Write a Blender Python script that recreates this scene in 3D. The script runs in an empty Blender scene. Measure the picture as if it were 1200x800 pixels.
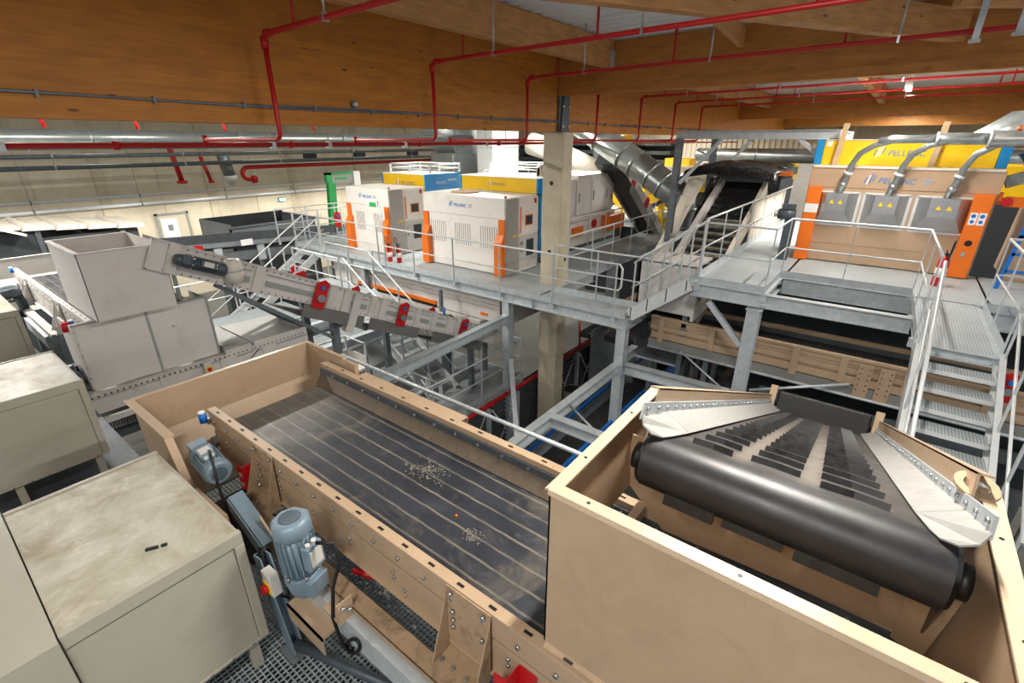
import bpy, bmesh, math, random
from mathutils import Vector, Matrix
R = math.radians
random.seed(7)
SC = bpy.context.scene
COL = SC.collection

# ------------------------------------------------------------------ camera, world, exposure
# world axes: X runs along the hall away to the right, Y away to the left, Z up; the lens is the origin
cam_d = bpy.data.cameras.new('camera')
cam = bpy.data.objects.new('camera', cam_d)
COL.objects.link(cam)
yaw, pitch = R(37.497), R(22.681)
cam.rotation_euler = (R(90) - pitch, 0, yaw - R(90))
cam.location = (0, 0, 0)
cam_d.sensor_width = 36
cam_d.lens = 36 * 561.17 / 1200
cam_d.clip_start = .05
cam_d.clip_end = 200
SC.camera = cam

world = bpy.data.worlds.new('world')
SC.world = world
world.use_nodes = True
bg = world.node_tree.nodes['Background']
bg.inputs[0].default_value = (.92, .95, 1, 1)
bg.inputs[1].default_value = .45
SC.view_settings.view_transform = 'Standard'
SC.view_settings.look = 'None'
SC.view_settings.gamma = 1
SC.view_settings.use_curve_mapping = False
SC.view_settings.exposure = 0.0

LAMP_W = 350          # power of one hall lamp, used by the lamp builder below

# ------------------------------------------------------------------ helpers
SMALL = {'bolts', 'clip', 'clamp', 'hanger', 'rivets', 'suspension', 'slots', 'louvres', 'bearing_bars', 'cross_rods', 'fins', 'holes', 'lacing', 'form_hole', 'sprinkler_riser', 'coupling', 'base_clamps', 'cross_wires'}
class MB:
    """collects shapes and links them as ONE mesh object"""
    def __init__(s, M=None):
        s.v, s.f, s.sm, s.M = [], [], [], M
    def add(s, vs, fs, smooth=False):
        n = len(s.v)
        for p in vs:
            p = Vector(p)
            if s.M is not None: p = s.M @ p
            s.v.append(p)
        for f in fs:
            s.f.append([i + n for i in f]); s.sm.append(smooth)
        return s
    def box(s, a, b):
        x0, y0, z0 = [min(p, q) for p, q in zip(a, b)]
        x1, y1, z1 = [max(p, q) for p, q in zip(a, b)]
        return s.add([(x0,y0,z0),(x1,y0,z0),(x1,y1,z0),(x0,y1,z0),(x0,y0,z1),(x1,y0,z1),(x1,y1,z1),(x0,y1,z1)],
              [(0,3,2,1),(4,5,6,7),(0,1,5,4),(1,2,6,5),(2,3,7,6),(3,0,4,7)])
    def bar(s, p, q, w, h, up=(0,0,1), off=(0,0)):
        """oriented bar from p to q, w across, h along up; off shifts the section"""
        p, q = Vector(p), Vector(q)
        d = (q - p).normalized(); u = Vector(up)
        r = d.cross(u)
        if r.length < 1e-4: r = d.cross(Vector((1,0,0)))
        r.normalize(); u = r.cross(d)
        o = r * off[0] + u * off[1]
        vs = []
        for e in (p, q):
            for a, b in ((-1,-1),(1,-1),(1,1),(-1,1)):
                vs.append(e + o + r*(a*w/2) + u*(b*h/2))
        return s.add(vs, [(0,1,2,3),(7,6,5,4),(0,4,5,1),(1,5,6,2),(2,6,7,3),(3,7,4,0)])
    def hbeam(s, p, q, w, h, t=.012, up=(0,0,1)):
        s.bar(p, q, w, t, up, (0, h/2 - t/2)); s.bar(p, q, w, t, up, (0, -h/2 + t/2)); s.bar(p, q, t, h - 2*t, up)
        return s
    def channel(s, p, q, w, h, t=.01, up=(0,0,1), side=1):
        s.bar(p, q, w, t, up, (0, h/2 - t/2)); s.bar(p, q, w, t, up, (0, -h/2 + t/2)); s.bar(p, q, t, h - 2*t, up, (side*(w/2 - t/2), 0))
        return s
    def tube(s, pts, r, n=8, closed=False):
        pts = [Vector(p) for p in pts]
        rs = r if isinstance(r, (list, tuple)) else [r]*len(pts)
        vs, fs, m = [], [], len(pts)
        ref = None
        for i, p in enumerate(pts):
            a = pts[(i-1) % m] if (closed or i) else p
            b = pts[(i+1) % m] if (closed or i < m-1) else p
            d = (b - a).normalized()
            if ref is None:
                ref = d.orthogonal().normalized()
            ref = (ref - d * ref.dot(d)); 
            if ref.length < 1e-5: ref = d.orthogonal()
            ref.normalize(); w = d.cross(ref)
            for k in range(n):
                t = 2*math.pi*k/n
                vs.append(p + (ref*math.cos(t) + w*math.sin(t))*rs[i])
        for i in range(m if closed else m-1):
            for k in range(n):
                j = (i+1) % m
                fs.append((i*n+k, i*n+(k+1)%n, j*n+(k+1)%n, j*n+k))
        s.add(vs, fs, True)
        if not closed:
            n0 = len(s.v) - len(vs)
            s.f.append([n0+k for k in range(n)][::-1]); s.sm.append(False)
            s.f.append([n0+(m-1)*n+k for k in range(n)]); s.sm.append(False)
        return s
    def cyl(s, p, q, r, n=16, r2=None):
        return s.tube([p, q], [r, r if r2 is None else r2], n)
    def prism(s, poly, axis, a, b):
        """extrude a 2d outline along axis: x -> (y,z), y -> (x,z), z -> (x,y)"""
        def P(u, v, t): return {'x': (t,u,v), 'y': (u,t,v), 'z': (u,v,t)}[axis]
        n = len(poly)
        vs = [P(u, v, a) for u, v in poly] + [P(u, v, b) for u, v in poly]
        fs = [tuple(range(n))[::-1], tuple(range(n, 2*n))] + [(i, (i+1)%n, n+(i+1)%n, n+i) for i in range(n)]
        return s.add(vs, fs)
    def plate(s, quad, t):
        """thin plate of thickness t behind the quad"""
        q = [Vector(p) for p in quad]
        nn = (q[1]-q[0]).cross(q[2]-q[0]).normalized() * t
        n = len(q)
        vs = q + [p - nn for p in q]
        fs = [tuple(range(n)), tuple(range(n, 2*n))[::-1]] + [(i, n+i, n+(i+1)%n, (i+1)%n) for i in range(n)]
        return s.add(vs, fs)
    def bolt(s, c, d, r=.012, h=.01):
        c, d = Vector(c), Vector(d).normalized()
        return s.tube([c, c + d*h], r, 6)
    def build(s, name, mat, parent=None, bevel=0, origin=None):
        me = bpy.data.meshes.new(name)
        o = bpy.data.objects.new(name, me)
        if parent is not None:
            off = Vector(parent['_w']); o.parent = parent
            base = off
        else:
            if origin is None:
                xs = [p.x for p in s.v]; ys = [p.y for p in s.v]; zs = [p.z for p in s.v]
                origin = ((min(xs)+max(xs))/2, (min(ys)+max(ys))/2, min(zs))
            base = Vector(origin); o.location = base
        o['_w'] = tuple(base)
        me.from_pydata([tuple(p - base) for p in s.v], [], s.f)
        me.polygons.foreach_set('use_smooth', s.sm)
        bm = bmesh.new(); bm.from_mesh(me); bmesh.ops.recalc_face_normals(bm, faces=bm.faces[:]); bm.to_mesh(me); bm.free()
        me.materials.append(M[mat] if isinstance(mat, str) else mat)
        COL.objects.link(o)
        if name in SMALL: o['kind'] = 'stuff'      # too small in the picture to pick apart one by one
        if bevel:
            md = o.modifiers.new('bevel', 'BEVEL'); md.width = bevel; md.segments = 2; md.limit_method = 'ANGLE'; md.angle_limit = R(40)
        return o

def tag(o, label, cat, group=None):
    o['label'] = label; o['category'] = cat
    if group: o['group'] = group
    return o
def thing(name, label, cat, loc, group=None):
    o = bpy.data.objects.new(name, None); COL.objects.link(o)
    o.location = loc; o['_w'] = tuple(loc); o['_e'] = 1; o.empty_display_size = .1
    return tag(o, label, cat, group)
def struct(o):
    o['kind'] = 'structure'; return o
def stuff(o):
    o['kind'] = 'stuff'; return o
def dup(root, delta, label=None, group=None):
    """copy of a thing with copies of its parts and sub-parts, moved by delta"""
    r = root.copy(); COL.objects.link(r); r.location = Vector(root.location) + Vector(delta)
    if label: r['label'] = label
    if group: r['group'] = group
    def kids(src, dst):
        for ch in [c for c in src.children]:
            k = ch.copy(); COL.objects.link(k); k.parent = dst
            kids(ch, k)
    kids(root, r)
    return r
def text(name, s, size, M4, mat, parent, depth=.002, shear=0):
    """lettering as a thin mesh; M4 maps the text plane (x right, y up) to the world"""
    cu = bpy.data.curves.new(name, 'FONT'); cu.body = s; cu.size = size; cu.extrude = depth; cu.shear = shear
    cu.align_x = 'LEFT'
    t = bpy.data.objects.new(name, cu); COL.objects.link(t)
    dg = bpy.context.evaluated_depsgraph_get()
    me = bpy.data.meshes.new_from_object(t.evaluated_get(dg))
    bpy.data.objects.remove(t); bpy.data.curves.remove(cu)
    base = Vector(parent['_w'])
    me.transform(Matrix.Translation(-base) @ M4)
    me.materials.clear(); me.materials.append(M[mat])
    me.name = name
    o = bpy.data.objects.new(name, me); o.parent = parent; o['_w'] = tuple(base); COL.objects.link(o)
    return o
def plane_m(loc, right, up):
    r, u = Vector(right).normalized(), Vector(up).normalized(); n = r.cross(u)
    m = Matrix.Identity(4)
    for i in range(3):
        m[i][0], m[i][1], m[i][2], m[i][3] = r[i], u[i], n[i], loc[i]
    return m
def arc(c, a, b, r, a0, a1, n=6):
    """points of an arc in the plane of unit vectors a, b"""
    c, a, b = Vector(c), Vector(a), Vector(b)
    return [c + (a*math.cos(a0+(a1-a0)*i/n) + b*math.sin(a0+(a1-a0)*i/n))*r for i in range(n+1)]

# ------------------------------------------------------------------ materials
M = {}
def srgb(r, g, b):
    f = lambda c: (c/255/12.92 if c/255 <= .04045 else ((c/255+.055)/1.055)**2.4)
    return (f(r), f(g), f(b), 1)
def newmat(name):
    m = bpy.data.materials.new(name); m.use_nodes = True
    nt = m.node_tree; N = nt.nodes; L = nt.links
    b = N['Principled BSDF']
    M[name] = m
    return m, N, L, b
def geo(N, L, scale=(1,1,1)):
    g = N.new('ShaderNodeNewGeometry'); mp = N.new('ShaderNodeMapping')
    mp.inputs['Scale'].default_value = scale
    L.new(g.outputs['Position'], mp.inputs['Vector'])
    return mp.outputs[0]
def noise(N, L, vec, scale, detail=4, rough=.6, dist=0):
    n = N.new('ShaderNodeTexNoise'); n.inputs['Scale'].default_value = scale; n.inputs['Detail'].default_value = detail
    n.inputs['Roughness'].default_value = rough; n.inputs['Distortion'].default_value = dist
    L.new(vec, n.inputs['Vector']); return n.outputs['Fac']
def ramp(N, L, fac, stops):
    r = N.new('ShaderNodeValToRGB'); e = r.color_ramp.elements
    while len(e) < len(stops): e.new(.5)
    for k, (p, c) in zip(e, stops):
        k.position = p; k.color = c if len(c) == 4 else (*c, 1)
    L.new(fac, r.inputs[0]); return r.outputs[0]
def mix(N, L, fac, a, b):
    m = N.new('ShaderNodeMix'); m.data_type = 'RGBA'
    for k, v in (('Factor', fac), ('A', a), ('B', b)):
        sock = [i for i in m.inputs if i.name == k and (i.type == ('VALUE' if k == 'Factor' else 'RGBA'))][0]
        if hasattr(v, 'links') or hasattr(v, 'is_linked'): L.new(v, sock)
        else: sock.default_value = v
    return [o for o in m.outputs if o.type == 'RGBA'][0]
def bump(N, L, b, h, strength=.2, dist=.01):
    k = N.new('ShaderNodeBump'); k.inputs['Strength'].default_value = strength; k.inputs['Distance'].default_value = dist
    L.new(h, k.inputs['Height']); L.new(k.outputs[0], b.inputs['Normal'])
def g1(v): return (v, v, v, 1)
def paint(name, c, rough=.5, metal=0, var=.12, scale=2.5, dirt=None, dirt_amt=.0, spec=.5, stretch=(1,1,1)):
    """painted or plated sheet: slow tone variation, optional dirt patches, uneven gloss"""
    m, N, L, b = newmat(name)
    v = geo(N, L, stretch)
    f = noise(N, L, v, scale, 5)
    lo = tuple(x*(1-var) for x in c[:3]); hi = tuple(min(1, x*(1+var)) for x in c[:3])
    col = ramp(N, L, f, [(.3, lo), (.7, hi)])
    if dirt is not None:
        d = noise(N, L, v, scale*2.3, 8, .68, .6)
        k = ramp(N, L, d, [(.5, g1(0)), (.72, g1(dirt_amt))])
        col = mix(N, L, k, col, dirt)
    L.new(col, b.inputs['Base Color'])
    rv = .03 if metal > .6 else .1
    rr = ramp(N, L, noise(N, L, v, scale*4, 6), [(.3, g1(max(.05, rough-rv))), (.7, g1(min(1, rough+rv)))])
    L.new(rr, b.inputs['Roughness'])
    b.inputs['Metallic'].default_value = metal
    b.inputs['Specular IOR Level'].default_value = spec
    return m

paint('beige', srgb(182, 156, 128), .36, 0, .05, 1.5, srgb(126, 104, 82), .22)
paint('beige_worn', srgb(172, 145, 116), .55, 0, .1, 4, srgb(92, 76, 60), .8)
paint('rim_lit', srgb(204, 182, 155), .25, 0, .05, 3)  # beige made lighter: the reflection on the hopper rim put into the colour
paint('greige', srgb(166, 162, 147), .42, 0, .05, 1.2, srgb(130, 122, 104), .25)
paint('white_grey', srgb(206, 203, 198), .5, 0, .05, 1.2, srgb(150, 142, 130), .35)
paint('white_panel', srgb(212, 208, 204), .5, 0, .04, 1.0, srgb(150, 140, 128), .2)
paint('machine_white', srgb(236, 232, 226), .45, 0, .03, 1.0, srgb(190, 178, 160), .25)
paint('machine_grey', srgb(170, 168, 164), .5, 0, .05, 2)
paint('machine_beige', srgb(180, 152, 124), .5, 0, .05, 1.0, srgb(140, 118, 95), .3)
paint('orange', srgb(236, 116, 18), .4, 0, .05, 2)
paint('yellow', srgb(246, 200, 10), .4, 0, .05, 2)
paint('blue', srgb(20, 140, 208), .4, 0, .06, 2)
paint('deep_blue', srgb(18, 112, 200), .45, 0, .08, 3)
paint('red', srgb(190, 16, 20), .4, 0, .08, 3)
paint('pipe_red', srgb(186, 22, 22), .4, 0, .1, 3)
paint('green', srgb(40, 165, 85), .5, 0, .05, 3)
paint('galv', srgb(192, 200, 204), .42, .3, .12, 7, srgb(228, 232, 234), .5)
paint('galv_dark', srgb(120, 128, 133), .5, .5, .16, 6, srgb(165, 170, 172), .4)
paint('galv_light', srgb(214, 218, 219), .45, .25, .08, 6)
paint('zinc', srgb(196, 204, 208), .3, .8, .1, 10)
paint('bolt', srgb(190, 192, 194), .3, .9, .1, 30)
paint('duct', srgb(176, 184, 184), .3, .8, .1, 4)
paint('duct_white', srgb(226, 222, 208), .8, 0, .06, 3)
paint('black_rubber', srgb(34, 34, 36), .42, 0, .25, 5, srgb(92, 88, 82), .55)
paint('cleat_rubber', srgb(22, 22, 23), .4, 0, .2, 6, srgb(60, 57, 53), .4)
paint('black', srgb(16, 16, 17), .5, 0, .2, 4)
paint('tarp', srgb(20, 20, 22), .25, 0, .3, 6)
paint('steel_dark', srgb(86, 92, 98), .5, .3, .15, 4, srgb(120, 120, 116), .5)
paint('container_grey', srgb(128, 136, 142), .55, .1, .12, 2, srgb(160, 160, 152), .4)
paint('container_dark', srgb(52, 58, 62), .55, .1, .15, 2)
paint('motor_blue', srgb(122, 142, 156), .42, .15, .1, 8)
paint('motor_grey', srgb(74, 84, 92), .45, .2, .12, 8)
paint('plastic_grey', srgb(150, 156, 152), .6, 0, .08, 6)
paint('guard_sheet', srgb(158, 158, 155), .45, .1, .06, 5, srgb(134, 127, 116), .4)
paint('skirt', srgb(104, 90, 74), .6, 0, .15, 6, srgb(70, 60, 50), .6)
paint('stainless', srgb(178, 180, 182), .32, .75, .07, 3)
paint('roof_sheet', srgb(236, 240, 242), .5, 0, .06, 2)
paint('cladding', srgb(208, 198, 176), .6, 0, .06, 1)
paint('dust_white', srgb(226, 218, 204), .7, 0, .06, 4)
paint('white', srgb(240, 240, 238), .5, 0, .02, 4)
paint('logo_blue', srgb(28, 122, 186), .5, 0, .03, 4)
paint('logo_pale', srgb(140, 178, 214), .5, 0, .03, 4)
paint('logo_mid', srgb(70, 140, 196), .5, 0, .03, 4)
paint('logo_grey', srgb(150, 140, 128), .5, 0, .03, 4)
paint('bin_green', srgb(128, 132, 112), .6, 0, .06, 4)
paint('concrete_floor', srgb(92, 92, 88), .75, 0, .2, .6, srgb(60, 58, 54), .5)
paint('pvc', srgb(216, 212, 200), .5, 0, .05, 8)
paint('timber', srgb(196, 170, 132), .7, 0, .1, 8)
paint('vent_dark', srgb(128, 118, 108), .6, 0, .05, 5)
paint('dusty_cleat', srgb(134, 128, 118), .7, 0, .1, 5)
paint('cardboard', srgb(190, 150, 112), .8, 0, .08, 5)

# glued laminated timber: lamella tone steps, stretched grain, knots
def glulam(name, along, base=(206, 134, 40)):
    m, N, L, b = newmat(name)
    st = (.35, 1, 7) if along == 'x' else (1, .35, 7)
    v = geo(N, L, st)
    g = N.new('ShaderNodeNewGeometry'); sp = N.new('ShaderNodeSeparateXYZ'); L.new(g.outputs['Position'], sp.inputs[0])
    lam = N.new('ShaderNodeMath'); lam.operation = 'SNAP'; lam.inputs[1].default_value = .045
    L.new(sp.outputs['Z'], lam.inputs[0])
    cb = N.new('ShaderNodeCombineXYZ')
    stp = N.new('ShaderNodeMath'); stp.operation = 'MULTIPLY'; stp.inputs[1].default_value = .28
    L.new(sp.outputs['X' if along == 'x' else 'Y'], stp.inputs[0])
    L.new(stp.outputs[0], cb.inputs[0]); L.new(lam.outputs[0], cb.inputs[2])
    wn = noise(N, L, cb.outputs[0], 9, 1)
    grain = noise(N, L, v, 6, 8, .65, .8)
    hi = srgb(*base); lo = srgb(int(base[0]*.80), int(base[1]*.74), int(base[2]*.7))
    c1 = ramp(N, L, grain, [(.25, lo), (.75, hi)])
    c2 = mix(N, L, .22, c1, ramp(N, L, wn, [(.35, srgb(int(base[0]*.72), int(base[1]*.66), int(base[2]*.55))), (.65, srgb(min(255, int(base[0]*1.12)), int(base[1]*1.1), int(base[2]*1.1)))]))
    kv = geo(N, L, (2.1, 4, 7) if along == 'x' else (4, 2.1, 7))
    vo = N.new('ShaderNodeTexVoronoi'); vo.inputs['Scale'].default_value = 1; L.new(kv, vo.inputs['Vector'])
    kn = ramp(N, L, vo.outputs['Distance'], [(.07, g1(.8)), (.13, g1(0))])
    sel = ramp(N, L, noise(N, L, kv, .7, 2), [(.5, g1(0)), (.56, g1(1))])
    kk = N.new('ShaderNodeMath'); kk.operation = 'MULTIPLY'; L.new(kn, kk.inputs[0]); L.new(sel, kk.inputs[1])
    c3 = mix(N, L, kk.outputs[0], c2, srgb(58, 30, 10))
    L.new(c3, b.inputs['Base Color']); b.inputs['Roughness'].default_value = .55
    bump(N, L, b, grain, .08, .004)
glulam('glulam_x', 'x'); glulam('glulam_y', 'y', (206, 140, 62)); glulam('glulam_pale', 'x', (222, 168, 104))

# stained cabinet tops: pale sheet with dried dust swirls and wiped patches
m, N, L, b = newmat('dusty_top')
v = geo(N, L)
d1 = noise(N, L, v, 1.7, 9, .72, .5); d2 = noise(N, L, v, 4, 9, .75, 1.1)
c = mix(N, L, ramp(N, L, d1, [(.38, g1(0)), (.62, g1(.85))]), srgb(188, 187, 173), srgb(146, 133, 106))
c = mix(N, L, ramp(N, L, d2, [(.55, g1(0)), (.66, g1(.6))]), c, srgb(206, 200, 182))
L.new(c, b.inputs['Base Color'])
L.new(ramp(N, L, d1, [(.35, g1(.28)), (.65, g1(.6))]), b.inputs['Roughness'])

# front belt: dark rubber, dusty lines along the seams, dust clouds
m, N, L, b = newmat('belt_dusty')
g = N.new('ShaderNodeNewGeometry'); sp = N.new('ShaderNodeSeparateXYZ'); L.new(g.outputs['Position'], sp.inputs[0])
v = geo(N, L)
wob = noise(N, L, v, 6, 4)
a = N.new('ShaderNodeMath'); a.operation = 'MULTIPLY_ADD'; a.inputs[1].default_value = .02; L.new(wob, a.inputs[0]); L.new(sp.outputs['X'], a.inputs[2])
s1 = N.new('ShaderNodeMath'); s1.operation = 'SUBTRACT'; s1.inputs[1].default_value = 1.455; L.new(a.outputs[0], s1.inputs[0])
s2 = N.new('ShaderNodeMath'); s2.operation = 'PINGPONG'; s2.inputs[1].default_value = .0625; L.new(s1.outputs[0], s2.inputs[0])
line = ramp(N, L, s2.outputs[0], [(.003, g1(1)), (.010, g1(0))])
brk = ramp(N, L, noise(N, L, geo(N, L, (5, 1.2, 1)), 3, 6), [(.3, g1(.15)), (.7, g1(.8))])
lm = N.new('ShaderNodeMath'); lm.operation = 'MULTIPLY'; L.new(line, lm.inputs[0]); L.new(brk, lm.inputs[1])
base = ramp(N, L, noise(N, L, geo(N, L, (2, .8, 1)), 2.2, 8, .7, .6), [(.3, srgb(28, 31, 37)), (.7, srgb(58, 62, 71))])
cl = ramp(N, L, noise(N, L, v, 1.9, 10, .74, .9), [(.52, g1(0)), (.7, g1(.55))])
c = mix(N, L, cl, base, srgb(128, 118, 102)); c = mix(N, L, lm.outputs[0], c, srgb(150, 140, 122))
yd = N.new('ShaderNodeMapRange'); yd.inputs[1].default_value = 3.2; yd.inputs[2].default_value = 4.1; L.new(sp.outputs['Y'], yd.inputs[0])
ym = N.new('ShaderNodeMath'); ym.operation = 'MULTIPLY'; yl = N.new('ShaderNodeMath'); yl.operation = 'LESS_THAN'; yl.inputs[1].default_value = 5; L.new(sp.outputs['Y'], yl.inputs[0])
yk = N.new('ShaderNodeMath'); yk.operation = 'MULTIPLY'; L.new(yd.outputs[0], yk.inputs[0]); L.new(yl.outputs[0], yk.inputs[1])
L.new(yk.outputs[0], ym.inputs[0]); L.new(ramp(N, L, noise(N, L, v, 4, 8, .7), [(.3, g1(.25)), (.7, g1(.8))]), ym.inputs[1])
c = mix(N, L, ym.outputs[0], c, srgb(126, 120, 108))
L.new(c, b.inputs['Base Color'])
L.new(ramp(N, L, noise(N, L, v, 5, 6), [(.3, g1(.34)), (.7, g1(.6))]), b.inputs['Roughness'])

# black belt of the cleated conveyor, dusty grey lanes between the cleat columns
m, N, L, b = newmat('belt_black')
g = N.new('ShaderNodeNewGeometry'); sp = N.new('ShaderNodeSeparateXYZ'); L.new(g.outputs['Position'], sp.inputs[0])
v = geo(N, L)
base = ramp(N, L, noise(N, L, v, 5, 7, .7), [(.3, srgb(26, 26, 28)), (.7, srgb(48, 48, 50))])
xd = N.new('ShaderNodeMapRange'); xd.inputs[1].default_value = 1.8; xd.inputs[2].default_value = 1.95; L.new(sp.outputs['X'], xd.inputs[0])
base = mix(N, L, xd.outputs[0], base, ramp(N, L, noise(N, L, v, 9, 7, .7), [(.3, srgb(48, 47, 46)), (.7, srgb(84, 81, 77))]))
msk = None
for y0 in (.255, .0):
    q = N.new('ShaderNodeMath'); q.operation = 'SUBTRACT'; q.inputs[1].default_value = y0; L.new(sp.outputs['Y'], q.inputs[0])
    a = N.new('ShaderNodeMath'); a.operation = 'ABSOLUTE'; L.new(q.outputs[0], a.inputs[0])
    w = N.new('ShaderNodeMath'); w.operation = 'MULTIPLY_ADD'; w.inputs[1].default_value = .06; L.new(noise(N, L, v, 7, 6), w.inputs[0]); L.new(a.outputs[0], w.inputs[2])
    r = ramp(N, L, w.outputs[0], [(.045, g1(.8)), (.085, g1(0))])
    if msk is None: msk = r
    else:
        ad = N.new('ShaderNodeMath'); ad.operation = 'MAXIMUM'; L.new(msk, ad.inputs[0]); L.new(r, ad.inputs[1]); msk = ad.outputs[0]
xx = N.new('ShaderNodeMapRange'); xx.inputs[1].default_value = 1.78; xx.inputs[2].default_value = 2.0; L.new(sp.outputs['X'], xx.inputs[0])
mu = N.new('ShaderNodeMath'); mu.operation = 'MULTIPLY'; L.new(msk, mu.inputs[0]); L.new(xx.outputs[0], mu.inputs[1])
c = mix(N, L, mu.outputs[0], base, srgb(116, 109, 100))
L.new(c, b.inputs['Base Color'])
L.new(ramp(N, L, noise(N, L, v, 4, 6), [(.3, g1(.3)), (.7, g1(.5))]), b.inputs['Roughness'])

# cast concrete
def concrete(name, c, dark):
    m, N, L, b = newmat(name)
    v = geo(N, L)
    col = ramp(N, L, noise(N, L, v, 1.3, 9, .65), [(.3, srgb(*dark)), (.7, srgb(*c))])
    st = ramp(N, L, noise(N, L, geo(N, L, (1, 1, .12)), 1.1, 6, .7, .5), [(.58, g1(0)), (.8, g1(.35))])
    col = mix(N, L, st, col, srgb(int(dark[0]*.7), int(dark[1]*.68), int(dark[2]*.62)))
    L.new(col, b.inputs['Base Color']); b.inputs['Roughness'].default_value = .85
    bump(N, L, b, noise(N, L, v, 30, 5), .15, .005)
concrete('concrete', (216, 206, 182), (188, 176, 150)); concrete('concrete_wall', (224, 214, 192), (204, 194, 170))

# walkway gratings seen from afar: fine bars as relief and tone
def grate(name, c, dark, pitch=.034):
    m, N, L, b = newmat(name)
    g = N.new('ShaderNodeNewGeometry'); sp = N.new('ShaderNodeSeparateXYZ'); L.new(g.outputs['Position'], sp.inputs[0])
    outs = []
    for ax in ('X', 'Y'):
        q = N.new('ShaderNodeMath'); q.operation = 'PINGPONG'; q.inputs[1].default_value = pitch/2; L.new(sp.outputs[ax], q.inputs[0])
        k = N.new('ShaderNodeMath'); k.operation = 'DIVIDE'; k.inputs[1].default_value = pitch/2; L.new(q.outputs[0], k.inputs[0]); outs.append(k.outputs[0])
    mx = N.new('ShaderNodeMath'); mx.operation = 'MAXIMUM'; L.new(outs[0], mx.inputs[0]); L.new(outs[1], mx.inputs[1])
    tone = ramp(N, L, noise(N, L, geo(N, L), 1.5, 5), [(.3, g1(.8)), (.7, g1(1))])
    col = ramp(N, L, mx.outputs[0], [(.68, srgb(*dark)), (.8, srgb(*c))])
    mm = N.new('ShaderNodeMix'); mm.data_type = 'RGBA'; mm.blend_type = 'MULTIPLY'; mm.inputs[0].default_value = 1
    L.new(col, mm.inputs[6]); L.new(tone, mm.inputs[7])
    L.new(mm.outputs[2], b.inputs['Base Color']); b.inputs['Roughness'].default_value = .5; b.inputs['Metallic'].default_value = .1
    bump(N, L, b, mx.outputs[0], .3, .006)
grate('grating', (214, 222, 225), (166, 175, 179)); grate('grating_dark', (168, 177, 180), (120, 127, 130))
grate('tread', (204, 212, 214), (132, 140, 143), .03)
# perforated mesh guard
grate('mesh_guard', (142, 142, 138), (84, 84, 82), .022)

def emit(name, c, s):
    m, N, L, b = newmat(name)
    b.inputs['Emission Color'].default_value = (*c, 1); b.inputs['Emission Strength'].default_value = s
emit('lamp_glow', (1, .95, .86), 14)
emit('sign_green', (.1, .9, .5), 1.6)
# ------------------------------------------------------------------ the hall
GZ = -8.0            # hall floor below the lens
DECK = 1.80          # underside of roof sheeting
struct(MB().box((-6, -12, GZ-.2), (42, 30.3, GZ)).build('floor', 'concrete_floor'))
wl = struct(MB().box((-6, 30.02, GZ), (42, 30.3, 1.9)).build('wall_left', 'concrete_wall'))
# joints and pilasters of the cast wall
k = 0
for x in (-2.6, 2.2, 7.0, 11.8, 16.6, 21.4, 26.2):
    MB().box((x-.22, 29.88, GZ), (x+.22, 30.02, 1.8)).build('pilaster', 'concrete', wl)
for z in (-5.1, -2.9, -.5):
    for x in [i*4.8 - 5 for i in range(8)]:
        MB().box((x+.0, 29.985, z), (x+4.77, 30.02, z+2.15)).build('wall_panel', 'concrete_wall', wl)
d = struct(MB().box((8.9, 29.93, -6.5), (10.25, 29.99, -3.55)).build('door_1', 'cladding'))
MB().box((9.0, 29.9, -6.5), (9.75, 29.935, -3.75)).build('door_leaf', 'white', d)
MB().box((9.28, 29.88, -4.35), (9.5, 29.9, -4.05)).build('notice', 'container_grey', d)
MB().box((8.8, 29.86, -6.5), (8.9, 29.99, -3.45)).box((10.25, 29.86, -6.5), (10.35, 29.99, -3.45)).box((8.8, 29.86, -3.55), (10.35, 29.99, -3.45)).build('door_frame', 'plastic_grey', d)
# end wall with ribbed cladding
wf = struct(MB().box((38.2, -12, GZ), (38.4, 30.02, 1.9)).build('wall_far', 'cladding'))
rb = MB()
for i in range(120):
    y = -11.5 + i*.345
    rb.prism([(y, -2.6), (y+.2, -2.6), (y+.2, 1.8), (y, 1.8)], 'x', 38.1, 38.2)
stuff(rb.build('cladding_ribs', 'cladding', wf))
# roof sheeting: trapezoidal steel deck, ribs along Y
prof = []
x = -6.0
while x < 39:
    prof += [(x, DECK+.06), (x+.08, DECK+.06), (x+.12, DECK), (x+.24, DECK), (x+.28, DECK+.06)]
    x += .28
vs, fs = [], []
for (px_, pz_) in prof:
    vs += [(px_, -12, pz_), (px_, 30.3, pz_)]
for i in range(len(prof)-1): fs.append((2*i, 2*i+1, 2*i+3, 2*i+2))
rf = MB().add(vs, fs); rf.box((-6, -12, DECK+.07), (42, 30.3, DECK+.2))
struct(rf.build('ceiling', 'roof_sheet'))

# ------------------------------------------------------------------ timber frame of the roof
def beam(name, label, a, b, mat, group=None):
    o = MB().box(a, b).build(name, mat, bevel=.006)
    return tag(o, label, 'beam', group)
mb_ = beam('glulam_beam', 'deep glued timber main beam running along the hall above the concrete column', (-6, 6.25, .19), (38.1, 6.47, DECK-.01), 'glulam_x')
beam('glulam_beam', 'timber cross beam meeting the main beam at the concrete column, nearest of the cross beams', (9.75, -12, .9), (9.97, 6.24, DECK-.01), 'glulam_y')
beam('glulam_beam', 'timber cross beam behind the lit lamp, second from the camera', (24.6, -12, .88), (24.82, 6.24, DECK-.01), 'glulam_y')
beam('glulam_beam', 'farthest timber cross beam, deep in the hall above the galvanised ducts', (35, -12, .78), (35.22, 6.24, DECK-.01), 'glulam_y')
beam('purlin', 'timber purlin ending on the nearest cross beam, left of the open roof sheeting', (-6, 4.98, 1.33), (9.74, 5.14, DECK-.01), 'glulam_pale')
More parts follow.
